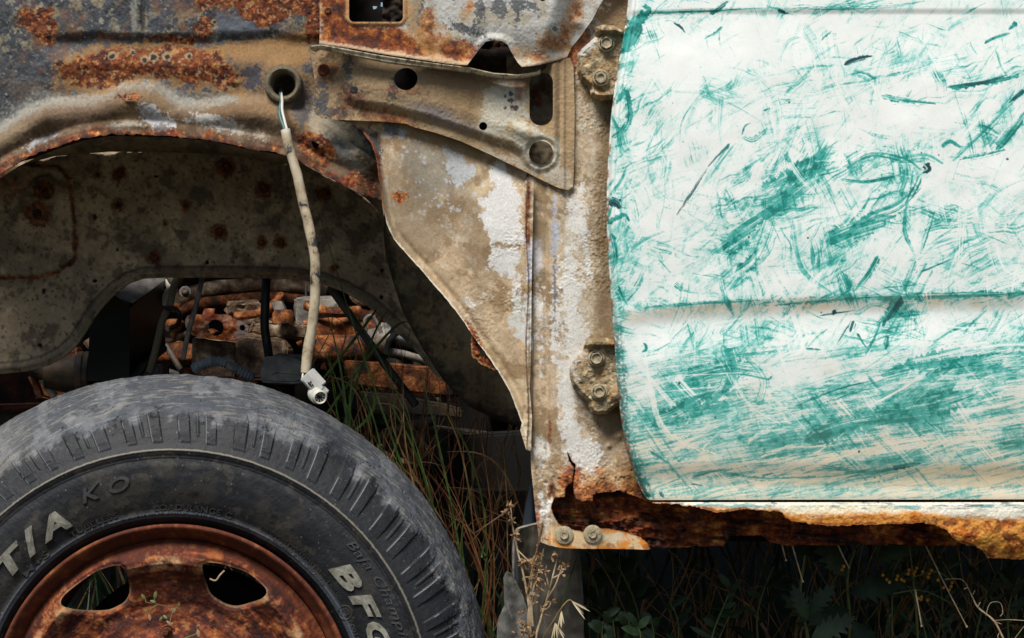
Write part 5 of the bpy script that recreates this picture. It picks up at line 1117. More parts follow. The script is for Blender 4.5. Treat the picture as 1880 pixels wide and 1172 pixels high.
# sheets seen through the openings of the front panels
def simple_c(col, dark, v=.3):
    def f(X, Y):
        c = Coat(X, Y, col, .8); c.var(v, 24, 4); c.var(v, 5, 6); c.add(ss(.1, .5, fbm(X, Y, 20, 5, 8)), dark, .8); c.rust(ss(.2, .5, fbm(X, Y, 26, 5, 9)), .7, .7); return c
    return f
T(relief('backing_sheet', [(930, 100), (1080, 100), (1080, 330), (930, 330)], .066, lambda X, Y: .006 * fbm(X, Y, 30, 3, 3) + .012 * ss(225, 180, Y), simple_c('#857861', '#4a4032'), M_coat, None, step=3, thick=.002))
T(relief('backing_sheet', [(700, -60), (1100, -60), (1100, 135), (860, 140), (700, 120)], .095, lambda X, Y: .012 * fbm(X, Y, 30, 3, 3) - .022 * ss(6, 0, abs(Y - 106 - 5 * fbm(X, Y, 30, 3, 2))) + .03 * ss(100, 80, Y), simple_c('#4a3c30', '#1c1714'), M_coat, None, step=2, thick=.002))
T(relief('backing_sheet', [(560, -100), (780, -100), (780, 240), (690, 240), (560, 90)], .16, lambda X, Y: .004 * fbm(X, Y, 30, 3, 3), simple_c('#14110f', '#0a0908', .2), M_dark, None, step=6, thick=.002, holes=[jag([(683, 12), (692, 8), (694, 16), (686, 18)], 1, 5, 2), jag([(700, -4), (712, 2), (704, 14), (705, 30), (699, 12)], 1, 5, 2)]))  # near-black sheet added so this opening reads as dark space

# --- grommet, wires, conduit, connector
M_grom = noise_mat('perished_rubber_seal', ['#4d4638', '#766c58', '#938870'], 700, .9, 1.0, .0018)
M_cond = noise_mat('dusty_flaking_conduit', ['#2e3034', '#8c7d64', '#a99a80', '#b3a78f', '#c7c0b0'], 34, .75, .5, .0008, pos=[.38, .405, .5, .6, .7], detail=10)
M_teal = noise_mat('green_wire_cover', ['#35504f', '#4d6d69'], 60, .4, .1, .0003)
M_whitew = noise_mat('white_wire_cover', ['#b5b3a6', '#cfccc0'], 60, .4, .1, .0003)
M_conn = noise_mat('grey_white_plastic', ['#a6a69e', '#bdbdb6', '#c8c7c0'], 40, .45, .15, .0004)
g = MB(); s_ = K * (D + .09) / D; MG = Matrix.Translation(P(521, 156, .088)) @ FACE
g.lathe([(36 * s_, -.006), (34.5 * s_, .006), (32 * s_, .011), (28 * s_, .0125), (25 * s_, .011), (22.5 * s_, .006), (21.5 * s_, -.004), (20 * s_, -.03)], MG, 56)
grom = T(g.build('rubber_grommet', M_grom, None, rough=.0006, rsc=.004))
g = MB().lathe([(20.5 * s_, -.012), (20 * s_, -.035), (15 * s_, -.046), (8 * s_, -.05), (7 * s_, -.06), (0.2 * s_, -.06)], MG @ Matrix.Translation((-.001, .002, 0)), 40)
g.build('grommet_cup', M_grom, grom)
def wire(name, pts, r, mat, par=None, seg=8, n=6, **k):
    o = MB().tube(smooth_pts([P(*p) for p in pts], n), r, seg).build(name, mat, par, **k)
    return o if par else T(o)
harness = wire('wiring_conduit', [(524, 239, .035), (532, 275, .030), (545, 320, .026), (556, 370, .022), (566, 410, .018), (573, 445, .014), (578.5, 480, .010), (578.5, 540, .010), (574, 590, .010), (566, 640, .010), (561, 685, .008)], .0060, M_cond, None, 16, 10, rough=.0007, rsc=.02)
wire('green_wire', [(514, 164, .135), (514.5, 170, .10), (516.5, 186, .066), (513, 202, .055), (515, 218, .048), (521, 233, .042), (524, 246, .036)], .0022, M_teal, harness, 10)
wire('white_wire', [(515, 164, .135), (516, 170, .10), (518, 184, .064), (518, 202, .053), (522, 220, .046), (526, 236, .040), (528, 246, .034)], .0017, M_whitew, harness, 10)
wire('white_wire', [(558, 680, .008), (556, 688, .004), (555, 697, .0)], .0012, M_whitew, harness, 8)
cb = MB(); s_ = K; cc_ = P(573, 700, -.012)
MC = Matrix.Translation(cc_) @ Matrix.Rotation(R(-42 + 90), 4, Vector((0, 1, 0))) @ Matrix.Rotation(R(18), 4, 'X')
u = K
cb.box((-17 * u, -.008, -11 * u), (19 * u, .010, 14 * u), MC)
cb.box((-16 * u, -.0125, -6 * u), (24 * u, -.0075, 14 * u), MC); cb.box((19 * u, -.006, -6 * u), (35 * u, .006, 9 * u), MC)
con = T(cb.build('connector_plug', M_conn, None, bevel=.0011))
cb = MB(); cb.box((-3 * u, -.0140, 0), (7 * u, -.0120, 1.6 * u), MC); cb.box((-1 * u, -.0140, 3 * u), (0, -.012, 7 * u), MC); cb.box((5 * u, -.0140, 3 * u), (8 * u, -.012, 5 * u), MC); cb.build('latch_slot', M_plastic, con)
MS = Matrix.Translation(P(584, 726, -.020)) @ Matrix.Rotation(R(20), 4, 'Z') @ Matrix.Rotation(R(14), 4, 'X') @ FACE
cb = MB(); cb.lathe([(8 * u, -.014), (15 * u, -.012), (16.5 * u, -.007), (16.5 * u, -.003), (15 * u, -.001), (16.2 * u, .001), (15.6 * u, .0035), (13 * u, .0042), (12.6 * u, .010), (11.2 * u, .0108), (10 * u, .010), (9.6 * u, -.006), (.1 * u, -.006)], MS, 40)
ring = cb.build('socket', M_whitew, con)
cb = MB()
for i in range(9):
    cb.box((5.2 * u, -.5 * u, -.004), (9.8 * u, .5 * u, .0085), MS @ Matrix.Rotation(R(40 * i + 8), 4, 'Z'))
cb.build('socket_ribs', M_whitew, con)
cb = MB().lathe([(.1 * u, -.0055), (9.4 * u, -.0055)], MS, 24); cb.build('socket_bore', M_plastic, con)

# --- what is left in the engine bay
M_bayrust = noise_mat('soiled_bay_rust', ['#0a0706', '#2b170d', '#5c3014', '#94582a', '#b89a78'], 46, .85, .9, .003)
M_cast = noise_mat('soiled_casting', ['#0c0a08', '#2e2118', '#5d4632', '#8d7a62', '#bdb4a4'], 34, .7, .9, .003)
def sub(nm, mb, mat, **k): return T(mb.build(nm, mat, None, **k))
def lump(name, pl, y0, y1, mat, rough=.0022, rsc=.03, bev=.004, seed=0): return sub(name, MB().prism(pl, y0, y1, bev=bev), mat, bevel=.003, sub=2, rough=rough, rsc=rsc, seed=seed)
bx_ = MB(); q = [P(206, 539, .50), P(238, 566, .50), P(302, 512, .60), P(296, 490, .62), P(240, 500, .60), P(238, 700, .5), P(304, 640, .60), P(160, 700, .53), P(165, 590, .53)]
bx_.add(q, [(0, 1, 2, 3, 4), (1, 5, 6, 2), (0, 8, 7, 5, 1)]); sub('battery_box', bx_, M_plastic, smooth=False)
sub('battery_box_strap', MB().tube([P(244, 700, .49), P(262, 672, .50), P(300, 640, .58)], .006, 8), M_plastic)
# duct elbow with clamps
sub('air_duct', MB().tube(smooth_pts([P(250, 612, .62), P(228, 640, .60), P(205, 668, .585), P(170, 690, .57), P(120, 690, .57), P(70, 670, .6)], 6), [.018 + .004 * math.sin(i * .9) for i in range(31)], 18), M_iron, rough=.003, rsc=.03)
for x in (150, 162): sub('duct_clamp', MB().lathe([(.030, -.006), (.033, -.003), (.033, .003), (.030, .006)], Matrix.Translation(P(x, 688, .57)) @ Matrix.Rotation(R(90), 4, 'Y'), 28), M_iron)
sub('duct_collar', MB().lathe([(.020, -.05), (.026, -.02), (.029, 0)], Matrix.Translation(P(148, 688, .57)) @ Matrix.Rotation(R(90), 4, 'Y'), 28), M_iron)
M_blockgrey = noise_mat('split_rubber_and_sheen_grey', ['#3d3c3a', '#77746e', '#9a968e'], 26, .8, .7, .003)
sub('battery_top_sheen', MB().tube([P(222, 548, .498), P(262, 520, .54), P(292, 498, .585)], .020, 4, flat=.12, up=(0, -1, .8)), M_blockgrey, bevel=.001, smooth=False)  # pale strip paints the sky's reflection on the battery box top
# the drilled flange
M_greymetal = noise_mat('dusty_grey_steel', ['#2f2d2a', '#65605a', '#8f897f', '#6b4e38'], 30, .65, .6, .002)
fl = [(341, 600), (340, 588), (345, 580), (352, 577), (372, 578), (375, 566), (394, 567), (394, 577), (418, 578), (434, 588), (450, 593), (457, 601), (455, 611), (445, 617), (428, 627), (392, 624), (356, 617), (348, 612)]
flo = T(relief('drilled_flange', fl, .60, lambda X, Y: .002 * fbm(X, Y, 14, 3, 3) - .006 * bump(X, Y, 384, 590, 50, 26), lambda X, Y: (lambda c: (c.add(np.ones(len(X)), rustcol(np.clip(fbm(X, Y, 12, 5, 4) * .4 + .5, 0, .8))), c.add(ss(-.2, .5, fbm(X, Y, 9, 4, 5)), '#b98a70', .6), c.add(ss(432, 438, X) + ss(348, 344, X), '#8f8078', .9))[0] or c)(Coat(X, Y, '#8a4a2c', .8)), M_coat, None, step=1.4, thick=.010, holes=[circ(396, 602, 15, n=32), circ(445, 602, 5.5, n=20)]))
lump('bearing_housing', [(352, 619), (392, 626), (430, 629), (432, 700), (350, 700)], .616, .72, M_cast, seed=3)
lump('bearing_housing', [(430, 622), (450, 614), (520, 622), (532, 640), (530, 662), (500, 700), (430, 700)], .63, .80, M_cast, .003, seed=5)
lump('engine_casting', [(462, 588), (540, 592), (570, 600), (566, 622), (500, 626), (456, 612)], .68, .85, M_cast, .006, .02, seed=8)
lump('engine_casting', [(410, 570), (420, 556), (440, 550), (470, 556), (486, 575), (480, 596), (430, 592)], .80, .95, M_cast, .008, .02, seed=12)
sub('cap', MB().lathe([(.016, 0), (.016, .014), (.012, .02), (.001, .02)], Matrix.Translation(P(520, 594, .66)), 20), M_bayrust, rough=.001)
lump('relay_box', [(498, 556), (516, 552), (524, 570), (506, 578)], .66, .69, M_greymetal, .0006, seed=3, bev=.002)
lump('engine_mount', [(540, 548), (612, 544), (622, 556), (620, 604), (586, 606), (540, 600)], .78, .9, M_greymetal, .006, .03, seed=14)
sub('mount_hole', MB().lathe([(.012, 0), (.009, -.001), (.0005, -.0015)], Matrix.Translation(P(590, 585, .775)) @ FACE, 20), M_plastic)
for k, (pts, r, m) in enumerate([([(318, 566), (332, 550), (360, 538), (410, 529), (470, 524), (540, 526), (600, 540)], .013, M_cast), ([(330, 574), (360, 560), (420, 552), (500, 546), (560, 552)], .009, M_bayrust), ([(280, 648), (340, 650), (400, 655)], .016, M_bayrust), ([(440, 512), (520, 516), (600, 524)], .01, M_rustdk),
                                 ([(560, 612), (620, 606), (690, 612)], .019, M_bayrust), ([(556, 640), (640, 640), (700, 636)], .021, M_bayrust), ([(684, 604), (690, 618), (716, 622)], .022, M_greymetal), ([(712, 622), (760, 632), (830, 640)], .014, M_plastic), ([(600, 566), (640, 576), (700, 590)], .012, M_rustdk)]):
    sub('cross_tube', MB().tube(smooth_pts([P(x, y, [.95, .93, .8, 1.0, .74, .72, .70, .73, .9][k]) for x, y in pts], 6), r, 14), m, rough=.0012, rsc=.03, seed=k)
for k, (pl, y0, m) in enumerate([([(630, 662), (700, 668), (800, 676), (842, 700), (838, 730), (760, 726), (640, 708)], .62, M_bayrust), ([(620, 716), (700, 722), (780, 735), (850, 752), (850, 770), (700, 762), (610, 744)], .58, M_iron), ([(700, 790), (790, 782), (920, 800), (960, 850), (900, 870), (760, 850), (700, 826)], .72, M_iron),
                                 ([(745, 790), (786, 786), (790, 822), (750, 824)], .50, M_iron), ([(80, 650), (140, 638), (150, 720), (110, 742), (70, 730)], .70, M_bayrust), ([(-30, 745), (110, 740), (112, 750), (-30, 760)], .55, M_rustdk), ([(-60, 750), (70, 748), (60, 860), (-60, 860)], .60, M_iron),
                                 ([(180, 700), (420, 690), (470, 700), (470, 740), (180, 740)], .60, M_rustdk), ([(250, 672), (262, 664), (300, 668), (300, 700), (250, 700)], .50, M_iron), ([(330, 676), (352, 678), (352, 700), (328, 700)], .50, M_bayrust), ([(600, 700), (640, 690), (660, 720), (620, 740)], .55, M_bayrust),
                                 ([(270, 600), (330, 590), (340, 640), (270, 650)], .98, M_rustdk), ([(560, 560), (700, 575), (760, 620), (800, 700), (560, 690)], 1.1, M_rustdk), ([(300, 515), (620, 515), (640, 560), (300, 556)], 1.2, M_rustdk), ([(150, 560), (560, 560), (560, 700), (150, 700)], 1.15, M_rustdk),
                                 ([(820, 800), (985, 790), (1000, 930), (860, 930)], .70, M_dark), ([(540, 690), (900, 740), (900, 800), (540, 770)], .95, M_rustdk)]):
    lump('bay_bracket' if k < 4 else 'bay_panel_or_dark_gap', pl, y0, y0 + .06, M_dark if k in (11, 12, 13, 14, 16) else m, .0025, .04, seed=k + 20)  # backdrop panels near black: the bay's dark gaps put into the colour
gb = lump('torn_rubber_block', [(478, 672), (488, 656), (510, 652), (540, 656), (562, 668), (566, 705), (476, 705)], .40, .52, M_blockgrey, .005, .03, seed=31)
for nm, pts, r, m in [('strut_pipe', [(606, 528, .48), (640, 575, .47), (700, 660, .46), (764, 745, .45)], .0056, M_iron), ('breather_hose', [(330, 500, .52), (318, 530, .51), (312, 560, .50), (298, 590, .50), (286, 640, .50), (274, 684, .50)], .0052, M_grom),
                      ('control_rod', [(374, 500, .50), (360, 560, .49), (346, 610, .49), (336, 660, .49)], .0036, M_greymetal), ('black_hose', [(489, 500, .49), (487, 560, .48), (486, 600, .48), (490, 630, .48), (494, 656, .47)], .0062, M_rubber), ('brake_pipe', [(690, 808, .5), (740, 786, .5), (800, 772, .5)], .007, M_iron),
                      ('breather_hose', [(300, 480, .56), (320, 520, .55), (335, 500, .55)], .006, M_grom), ('cable_tie', [(306, 566, .49), (322, 568, .47), (330, 580, .47), (326, 596, .48), (314, 602, .49)], .0034, M_rubber), ('wire_loop', [(672, 610, .6), (670, 588, .6), (682, 580, .6), (694, 596, .6), (700, 612, .6)], .0028, M_greymetal), ('cracked_arm', [(735, 606, .5), (716, 624, .5), (708, 650, .5)], .0042, M_greymetal),
                      ('pale_bracket', [(304, 505, .62), (316, 530, .6), (304, 548, .6), (298, 560, .6)], .008, M_bare), ('rusty_stay', [(330, 600, .6), (320, 610, .6), (316, 622, .6)], .005, M_bayrust), ('pale_pipe', [(74, 690, .6), (86, 706, .6), (100, 728, .6)], .006, M_bare), ('rusty_stay', [(58, 690, .6), (66, 706, .6), (74, 730, .6)], .006, M_bayrust)]:
    wire(nm, pts, r, m, None, 10)
q = random.Random(21)
for k in range(60):
    x, y = q.uniform(170, 800), q.uniform(525, 720); dp = q.uniform(.72, 1.05); t = q.random(); m = q.choice([M_bayrust, M_bayrust, M_cast, M_cast, M_greymetal, M_iron, M_iron])
    if t < .35:
        n_ = q.choice([4, 5, 6, 12, 16]); r = q.uniform(8, 26); a0 = q.uniform(0, 6); e = q.uniform(.5, 1)
        sub('bay_fitting', MB().prism([(x + r * math.cos(a0 + 6.283 * i / n_), y + r * e * math.sin(a0 + 6.283 * i / n_)) for i in range(n_)], dp, dp + .05, bev=.002), m, bevel=.0015, sub=1, rough=.0005, rsc=.01, seed=k)
    elif t < .6:
        r = q.uniform(4, 10) * K; sub('bay_bolt', MB().lathe([(r * 1.6, 0), (r * 1.6, r * .4), (r, r * .45), (r, r * 1.5), (r * .6, r * 1.7), (.0001, r * 1.5)], Matrix.Translation(P(x, y, dp - .02)) @ Matrix.Rotation(R(q.uniform(-50, 30)), 4, 'X') @ Matrix.Rotation(R(q.uniform(-30, 30)), 4, 'Y') @ FACE, 8), m)
    else:
        a = q.uniform(-.5, .5) + q.choice([0, 0, 1.3]); L = q.uniform(30, 110); wire('bay_pipe', [(x - L * math.cos(a), y - L * math.sin(a), dp), (x + q.uniform(-10, 10), y + q.uniform(-14, 14), dp - .02), (x + L * math.cos(a), y + L * math.sin(a), dp)], q.uniform(.002, .008), m, None, 10, rough=.0008, rsc=.01, seed=k)
# corrugated hose
pts = smooth_pts([P(356, 678, .455), P(372, 669, .45), P(400, 664, .45), P(425, 672, .45), P(445, 684, .45), P(466, 694, .45)], 16)
T(MB().tube(pts, [.0066 + .0012 * math.sin(i * 1.57) for i in range(len(pts))], 14).build('corrugated_hose', noise_mat('grey_corrugated_plastic', ['#5a6068', '#868c92', '#a5a9ac'], 30, .45, .1, .0004), None))
T(MB().tube([P(416, 672, .443), P(436, 676, .443)], .0072, 6, flat=.8).build('hose_clip', M_greymetal, None, bevel=.001))

# mud flap and its bent steel bracket
def flap_c(X, Y):
    c = Coat(X, Y, '#403b33', .7); c.var(.3, 30, 3); c.var(.2, 6, 4); st = afbm(X, Y, 8, 6, 88, 4, 5); c.add(ss(0, .5, st), '#5e584d', .5); c.add(ss(.1, .5, fbm(X, Y, 40, 4, 8)), '#2c2a27', .7); c.add(ss(6, 2, abs(X - 946 + (Y < 975) * 3)), '#7c848c', .7); return c  # pale line paints a highlight along the bent edge
T(relief('mud_flap', jag([(944, 1400), (942, 1100), (943, 990), (947, 976), (956, 969), (986, 962), (1060, 950), (1072, 1100), (1076, 1400)], .6, 20, 4, 4), .13, lambda X, Y: .02 * ss(942, 975, X) + .003 * fbm(X, Y, 50, 3, 4), flap_c, M_coat, None, step=1.6, thick=.004))
T(MB().tube(smooth_pts([P(a, b, .122) for a, b in [(943, 1110), (943, 1040), (944, 990), (948, 975), (958, 969), (990, 961)]], 8), .0019, 8, flat=1.6).build('flap_edge_strip', M_greymetal, None))
T(relief('torn_flap', jag([(924, 1062), (930, 1050), (940, 1054), (948, 1070), (962, 1100), (975, 1150), (980, 1400), (905, 1400), (912, 1180), (914, 1140), (926, 1110)], 1.2, 9, 3, 5), .11, lambda X, Y: .012 * ss(0, 30, X - 925) + .0015 * fbm(X, Y, 30, 3, 4), lambda X, Y: (lambda c: (c.var(.25, 20, 3), c.var(.2, 5, 3), c.add(ss(.1, .5, afbm(X, Y, 6, 6, 80, 4, 9)), '#84817a', .6), c)[-1])(Coat(X, Y, '#5c5a55', .75)), M_coat, None, step=1.6, thick=.004))
T(relief('flap_bracket', [(958, 972), (966, 925), (974, 885), (990, 880), (1000, 975)], .24, lambda X, Y: .02 * ss(975, 1000, X), lambda X, Y: (lambda c: (c.var(.2, 20, 3), c)[-1])(Coat(X, Y, '#454d59', .6)), M_coat, None, step=2, thick=.01))
# ------------------------------------------------------------------ ground and plants
M_ground = noise_mat('weedy_soil', ['#1e1912', '#352b1e', '#2c2f1b', '#5c4e38'], 2.2, .95, .8, .02, detail=12)
def ground():
    xs = np.concatenate([-np.geomspace(3, 80, 14)[::-1], np.linspace(-2.6, 2.6, 90), np.geomspace(3, 80, 14)]); ys = np.concatenate([np.linspace(-12, -1, 10), np.linspace(-.9, 3.2, 90), np.geomspace(3.5, 120, 16)])
    X, Y = np.meshgrid(xs, ys); x, y = X.ravel(), Y.ravel()
    z = .06 * ss(-.8, .2, y) + .40 * ss(.85, 1.9, y) + .03 * fbm(x, y, .8, 4, 4) + .012 * fbm(x, y, .14, 3, 5)
    z = np.where(y > 4, z + .02 * (y - 4), z)
    nx = len(xs); i = (np.arange(len(ys) - 1)[:, None] * nx + np.arange(nx - 1)[None, :]).ravel()
    me = mesh_np('ground', np.stack([x, y, z], 1), np.stack([i, i + 1, i + nx + 1, i + nx], 1)); return link('ground', me, M_ground)
tag(ground(), kind='structure')
def gz(x, y): return float(.06 * ss(-.8, .2, y) + .40 * ss(.85, 1.9, y))
def leaf_mat(name, cols, rough=.5, tr=.0):
    m = noise_mat(name, cols, 35, rough, .2, .0006); b = m.node_tree.nodes['Principled BSDF']; b.inputs['Subsurface Weight'].default_value = 0; return m
M_green = leaf_mat('green_grass_blade', ['#18280c', '#2a3e16', '#4b6527']); M_straw = leaf_mat('dry_grass_straw', ['#4a3520', '#765936', '#a38558']); M_red = leaf_mat('reddish_dry_stalk', ['#4a2616', '#6b3d22', '#875a36'])
M_leaf = leaf_mat('weed_leaf', ['#0f1c0b', '#192e11', '#2a421b']); M_leaf2 = leaf_mat('pale_weed_leaf', ['#16240f', '#283a20', '#42563a']); M_stem = leaf_mat('weed_stem', ['#4d5a2c', '#6f7440']); M_twig = noise_mat('dead_twig', ['#6e5a44', '#a08a6c', '#c4b294'], 60, .8, .4, .0008)
M_berry = noise_mat('orange_flower_bud', ['#b5651a', '#cf8a2c', '#d9a044'], 60, .5, .3, .0005); M_husk = leaf_mat('pale_oat_husk', ['#8f8264', '#ae9f80', '#c4b79a']); M_pod = leaf_mat('dry_pink_pod', ['#7a5440', '#9a7258', '#8a8354'])
rg = random.Random(3)
def blade(mb, pts, wd, fold=.25):
    """a grass blade: a folded ribbon that tapers to its tip"""
    n = len(pts); v = []; up = Vector((rg.uniform(-.5, .5), -1, rg.uniform(-.3, .3))).normalized()
    for i, p in enumerate(pts):
        t = (pts[min(i + 1, n - 1)] - pts[max(i - 1, 0)]).normalized(); a = t.cross(up).normalized(); b = a.cross(t)
        w_ = wd * .5 * (1 - (i / (n - 1)) ** 2.2) * (.6 + .4 * min(1, i / 3)) + .00012
        v += [p - a * w_, p + b * w_ * fold, p + a * w_]
    f = [(3 * i + k, 3 * i + k + 1, 3 * i + k + 4, 3 * i + k + 3) for i in range(n - 1) for k in (0, 1)]; mb.add(v, f)
def arc_pts(base, tip, sag, n=9, side=0):
    o = []
    for i in range(n):
        t = i / (n - 1); p = base.lerp(tip, t); p = p + Vector((side * math.sin(t * math.pi), 0, sag * math.sin(t * math.pi))); o.append(p)
    return o
def grass_field(name, mats, n, xr, yr, hr, lab=None):
    objs = []
    for mi, (mat, frac, nm) in enumerate(mats):
        mb = MB()
        for _ in range(int(n * frac)):
            y = rg.uniform(*yr); x = rg.uniform(*xr); z = gz(x, y) - .02; h = rg.uniform(*hr); ln = rg.uniform(-.5, .5) * h
            blade(mb, arc_pts(Vector((x, y, z)), Vector((x + ln, y + rg.uniform(-.12, .12), z + h)), h * rg.uniform(.02, .25), 8, rg.uniform(-.05, .05)), rg.uniform(.003, .008))
        objs.append(tag(mb.build(nm, mat, None, smooth=True, angle=80), kind='stuff'))
    return objs
def px_blades(mb, specs, wd=(.001, .0026)):
    for (x0, y0, x1, y1, y, sag) in specs: blade(mb, arc_pts(P(x0, y0, y), P(x1, y1, y - .03), sag, 12, rg.uniform(-.035, .035)), rg.uniform(*wd))
# tall grass growing up behind the wheel, between wheel and pillar
g1, g2, g3 = MB(), MB(), MB()
px_blades(g1, [(860, 1180, 575, 355, .30, .03), (850, 1180, 640, 560, .25, .05), (700, 950, 605, 640, .3, .0), (690, 930, 640, 650, .28, -.02), (640, 900, 596, 560, .3, .01), (720, 1000, 700, 560, .28, -.01), (760, 1100, 560, 575, .3, .06), (830, 1150, 690, 700, .3, .03), (650, 860, 655, 640, .3, 0), (660, 880, 628, 670, .32, 0),
               (880, 1180, 800, 720, .27, .02), (870, 1170, 760, 640, .25, .03), (620, 820, 720, 560, .33, .04), (600, 760, 760, 600, .3, .05), (590, 700, 690, 565, .3, .03), (600, 730, 500, 690, .3, .02), (500, 690, 570, 692, .38, .004), (930, 1200, 860, 900, .25, .0), (890, 1000, 930, 990, .15, -.02), (612, 800, 600, 660, .32, 0), (640, 800, 660, 690, .3, 0), (980, 1180, 1072, 1000, .16, .0)], (.0014, .0042))
px_blades(g2, [(900, 1180, 700, 790, .3, .04), (880, 1180, 740, 700, .3, .02), (760, 900, 640, 700, .35, .05), (690, 850, 600, 690, .33, .03), (700, 880, 690, 740, .3, .03), (820, 1000, 760, 740, .33, .0), (920, 1180, 780, 820, .3, .03), (840, 1000, 720, 720, .32, .03), (905, 1180, 880, 780, .3, .0), (870, 980, 760, 690, .3, .03), (960, 950, 820, 830, .3, .03), (990, 990, 880, 930, .3, .0), (780, 900, 700, 860, .3, .02), (640, 800, 690, 700, .34, .05), (690, 960, 640, 780, .28, 0), (760, 1000, 655, 770, .3, .02), (880, 1180, 850, 960, .25, 0), (560, 690, 590, 560, .4, .02), (600, 700, 596, 575, .4, .02), (1170, 1180, 1010, 1010, .3, .05)], (.001, .0026))
for _ in range(150):
    x = rg.uniform(640, 960); y = rg.uniform(760, 1150); (g2 if rg.random() < .6 else g1 if rg.random() < .5 else g3) and blade(g2 if rg.random() < .5 else g3 if rg.random() < .75 else g1, arc_pts(P(x, y + 60, .38), P(x + rg.uniform(-110, 70), y - rg.uniform(60, 260), .36), rg.uniform(-.01, .05), 9, rg.uniform(-.04, .04)), rg.uniform(.0006, .0019))
px_blades(g3, [(885, 1172, 860, 930, .22, .02), (900, 1100, 780, 860, .3, .02), (860, 1050, 800, 870, .33, -.01), (905, 960, 840, 1010, .3, .02), (950, 920, 870, 980, .25, .01), (860, 1000, 834, 880, .3, 0), (940, 1172, 876, 960, .25, .0), (720, 900, 650, 800, .3, .02), (740, 960, 690, 840, .3, .01)], (.0009, .0022))
for mb, m, n in ((g1, M_green, 'green_grass'), (g2, M_straw, 'dry_grass'), (g3, M_red, 'reddish_dead_grass')): tag(mb.build(n, m, None, angle=80), kind='stuff')
grass_field('undergrowth', [(M_leaf, .4, 'undergrowth_grass'), (M_straw, .3, 'undergrowth_straw')], 2600, (-1.5, 1.9), (.75, 1.9), (.15, .42))
grass_field('meadow', [(M_green, .6, 'meadow_grass'), (M_straw, .4, 'meadow_straw')], 2400, (-3, 3), (2.3, 5), (.2, .55))

def leaf(mb, base, d, nrm, L, W, teeth=0, curl=.2, n=10, lobe=.35):
    d = d.normalized(); s = d.cross(nrm).normalized(); u = s.cross(d).normalized(); v = []; 
    for i in range(n + 1):
        t = i / n; w_ = W * .5 * math.sin(math.pi * min(1, t * .92 + .06)) ** .8
        if teeth and i % 2: w_ *= (1 - lobe)
        p = base + d * L * t - u * curl * L * t * t
        off = d * (L * .09 if teeth and not i % 2 else 0)
        v += [p - s * w_ + off - u * w_ * .15, p, p + s * w_ + off - u * w_ * .15]
    mb.add(v, [(3 * i + k, 3 * i + k + 1, 3 * i + k + 4, 3 * i + k + 3) for i in range(n) for k in (0, 1)])
def plant(name, lab, cat, stems, mat_leaf, kinds, group=None, stem_mat=None, part='leaf'):
    """stems: list of (pixel points, depth, radius); leaves along each stem by kind"""
    root = empty(name, tuple(P(*stems[0][0][0], stems[0][1]))); tag(root, lab, cat, group); inv = Matrix.Translation(-root.location)
    for pts, y, r in stems:
        o = MB().tube(smooth_pts([P(a, b, y) for a, b in pts], 5), [r * (1 - .6 * i / (5 * (len(pts) - 1))) for i in range(5 * (len(pts) - 1) + 1)], 6).build('stem', stem_mat or M_stem, None, rough=r * .15, rsc=.01)
        o.parent = root; o.matrix_parent_inverse = inv
    return root, inv
def attach(o, root, inv): o.parent = root; o.matrix_parent_inverse = inv; return o

# toothed weed right of centre
r_, iv = plant('toothed_weed', 'dark green weed with broad toothed leaves beneath the rotten sill', 'weed', [([(1490, 1300), (1484, 1180), (1470, 1090), (1478, 1020)], .20, .003), ([(1555, 1300), (1560, 1150), (1556, 1060), (1570, 1010)], .24, .003)], None, None)
for (x, y, y_, dx, dz, L, W) in [(1482, 1140, .15, -.3, .9, .045, .026), (1490, 1170, .14, .9, .5, .055, .034), (1478, 1130, .16, .8, .9, .05, .028), (1560, 1120, .22, -.9, -.2, .07, .045), (1560, 1090, .22, .9, .3, .075, .045), (1556, 1060, .22, -.6, .9, .07, .04), (1566, 1140, .20, .5, -.7, .07, .04), (1530, 1150, .2, -.8, .5, .08, .04), (1600, 1030, .24, .7, .4, .09, .04), (1560, 1030, .25, -.9, .3, .09, .035)]:
    lb = MB(); leaf(lb, P(x, y, y_), Vector((dx, -.3, dz)), Vector((.1, -1, .4)), L, W, 1, rg.uniform(0, .3), 12, .5); attach(lb.build('leaf', M_leaf, None, angle=80), r_, iv)
# weed with round orange buds
r_, iv = plant('budding_weed', 'tall thin weed with clusters of small round orange buds under the sill', 'weed', [([(1690, 1300), (1684, 1150), (1676, 1060), (1670, 1000)], .22, .002), ([(1640, 1300), (1638, 1120), (1640, 1050), (1665, 1012)], .24, .0012), ([(1720, 1250), (1690, 1130), (1670, 1080)], .2, .0012), ([(1640, 1090), (1700, 1086), (1776, 1126)], .2, .001), ([(1676, 1060), (1720, 1050), (1750, 1070)], .2, .001)], None, None)
for i, (x, y) in enumerate([(1621, 1056), (1628, 1064), (1633, 1069), (1648, 1058), (1646, 1064), (1655, 1064), (1660, 1067), (1667, 1054), (1669, 1047), (1680, 1049), (1683, 1043), (1678, 1054), (1694, 1050), (1704, 1060), (1706, 1053), (1710, 1047), (1722, 1065), (1732, 1079), (1743, 1083), (1746, 1077), (1748, 1070), (1686, 1099), (1692, 1096), (1691, 1101), (1703, 1102), (1546, 1046), (1549, 1040)]):
    bb = MB().sphere(P(x, y, .19 + .02 * math.sin(i * 2.3)), .0021, 10, 7, (1, 1, 1.1)); attach(bb.build('bud', M_berry, None), r_, iv)
lb = MB()
for _ in range(40):
    a = rg.uniform(0, 6.28); leaf(lb, P(rg.uniform(1600, 1760), rg.uniform(1020, 1170), rg.uniform(.22, .34)), Vector((math.cos(a), -.3, math.sin(a))), Vector((.2, -1, .3)), rg.uniform(.02, .05), .006, 1, .2, 8, .6)
attach(lb.build('foliage', M_leaf, None, angle=80), r_, iv)
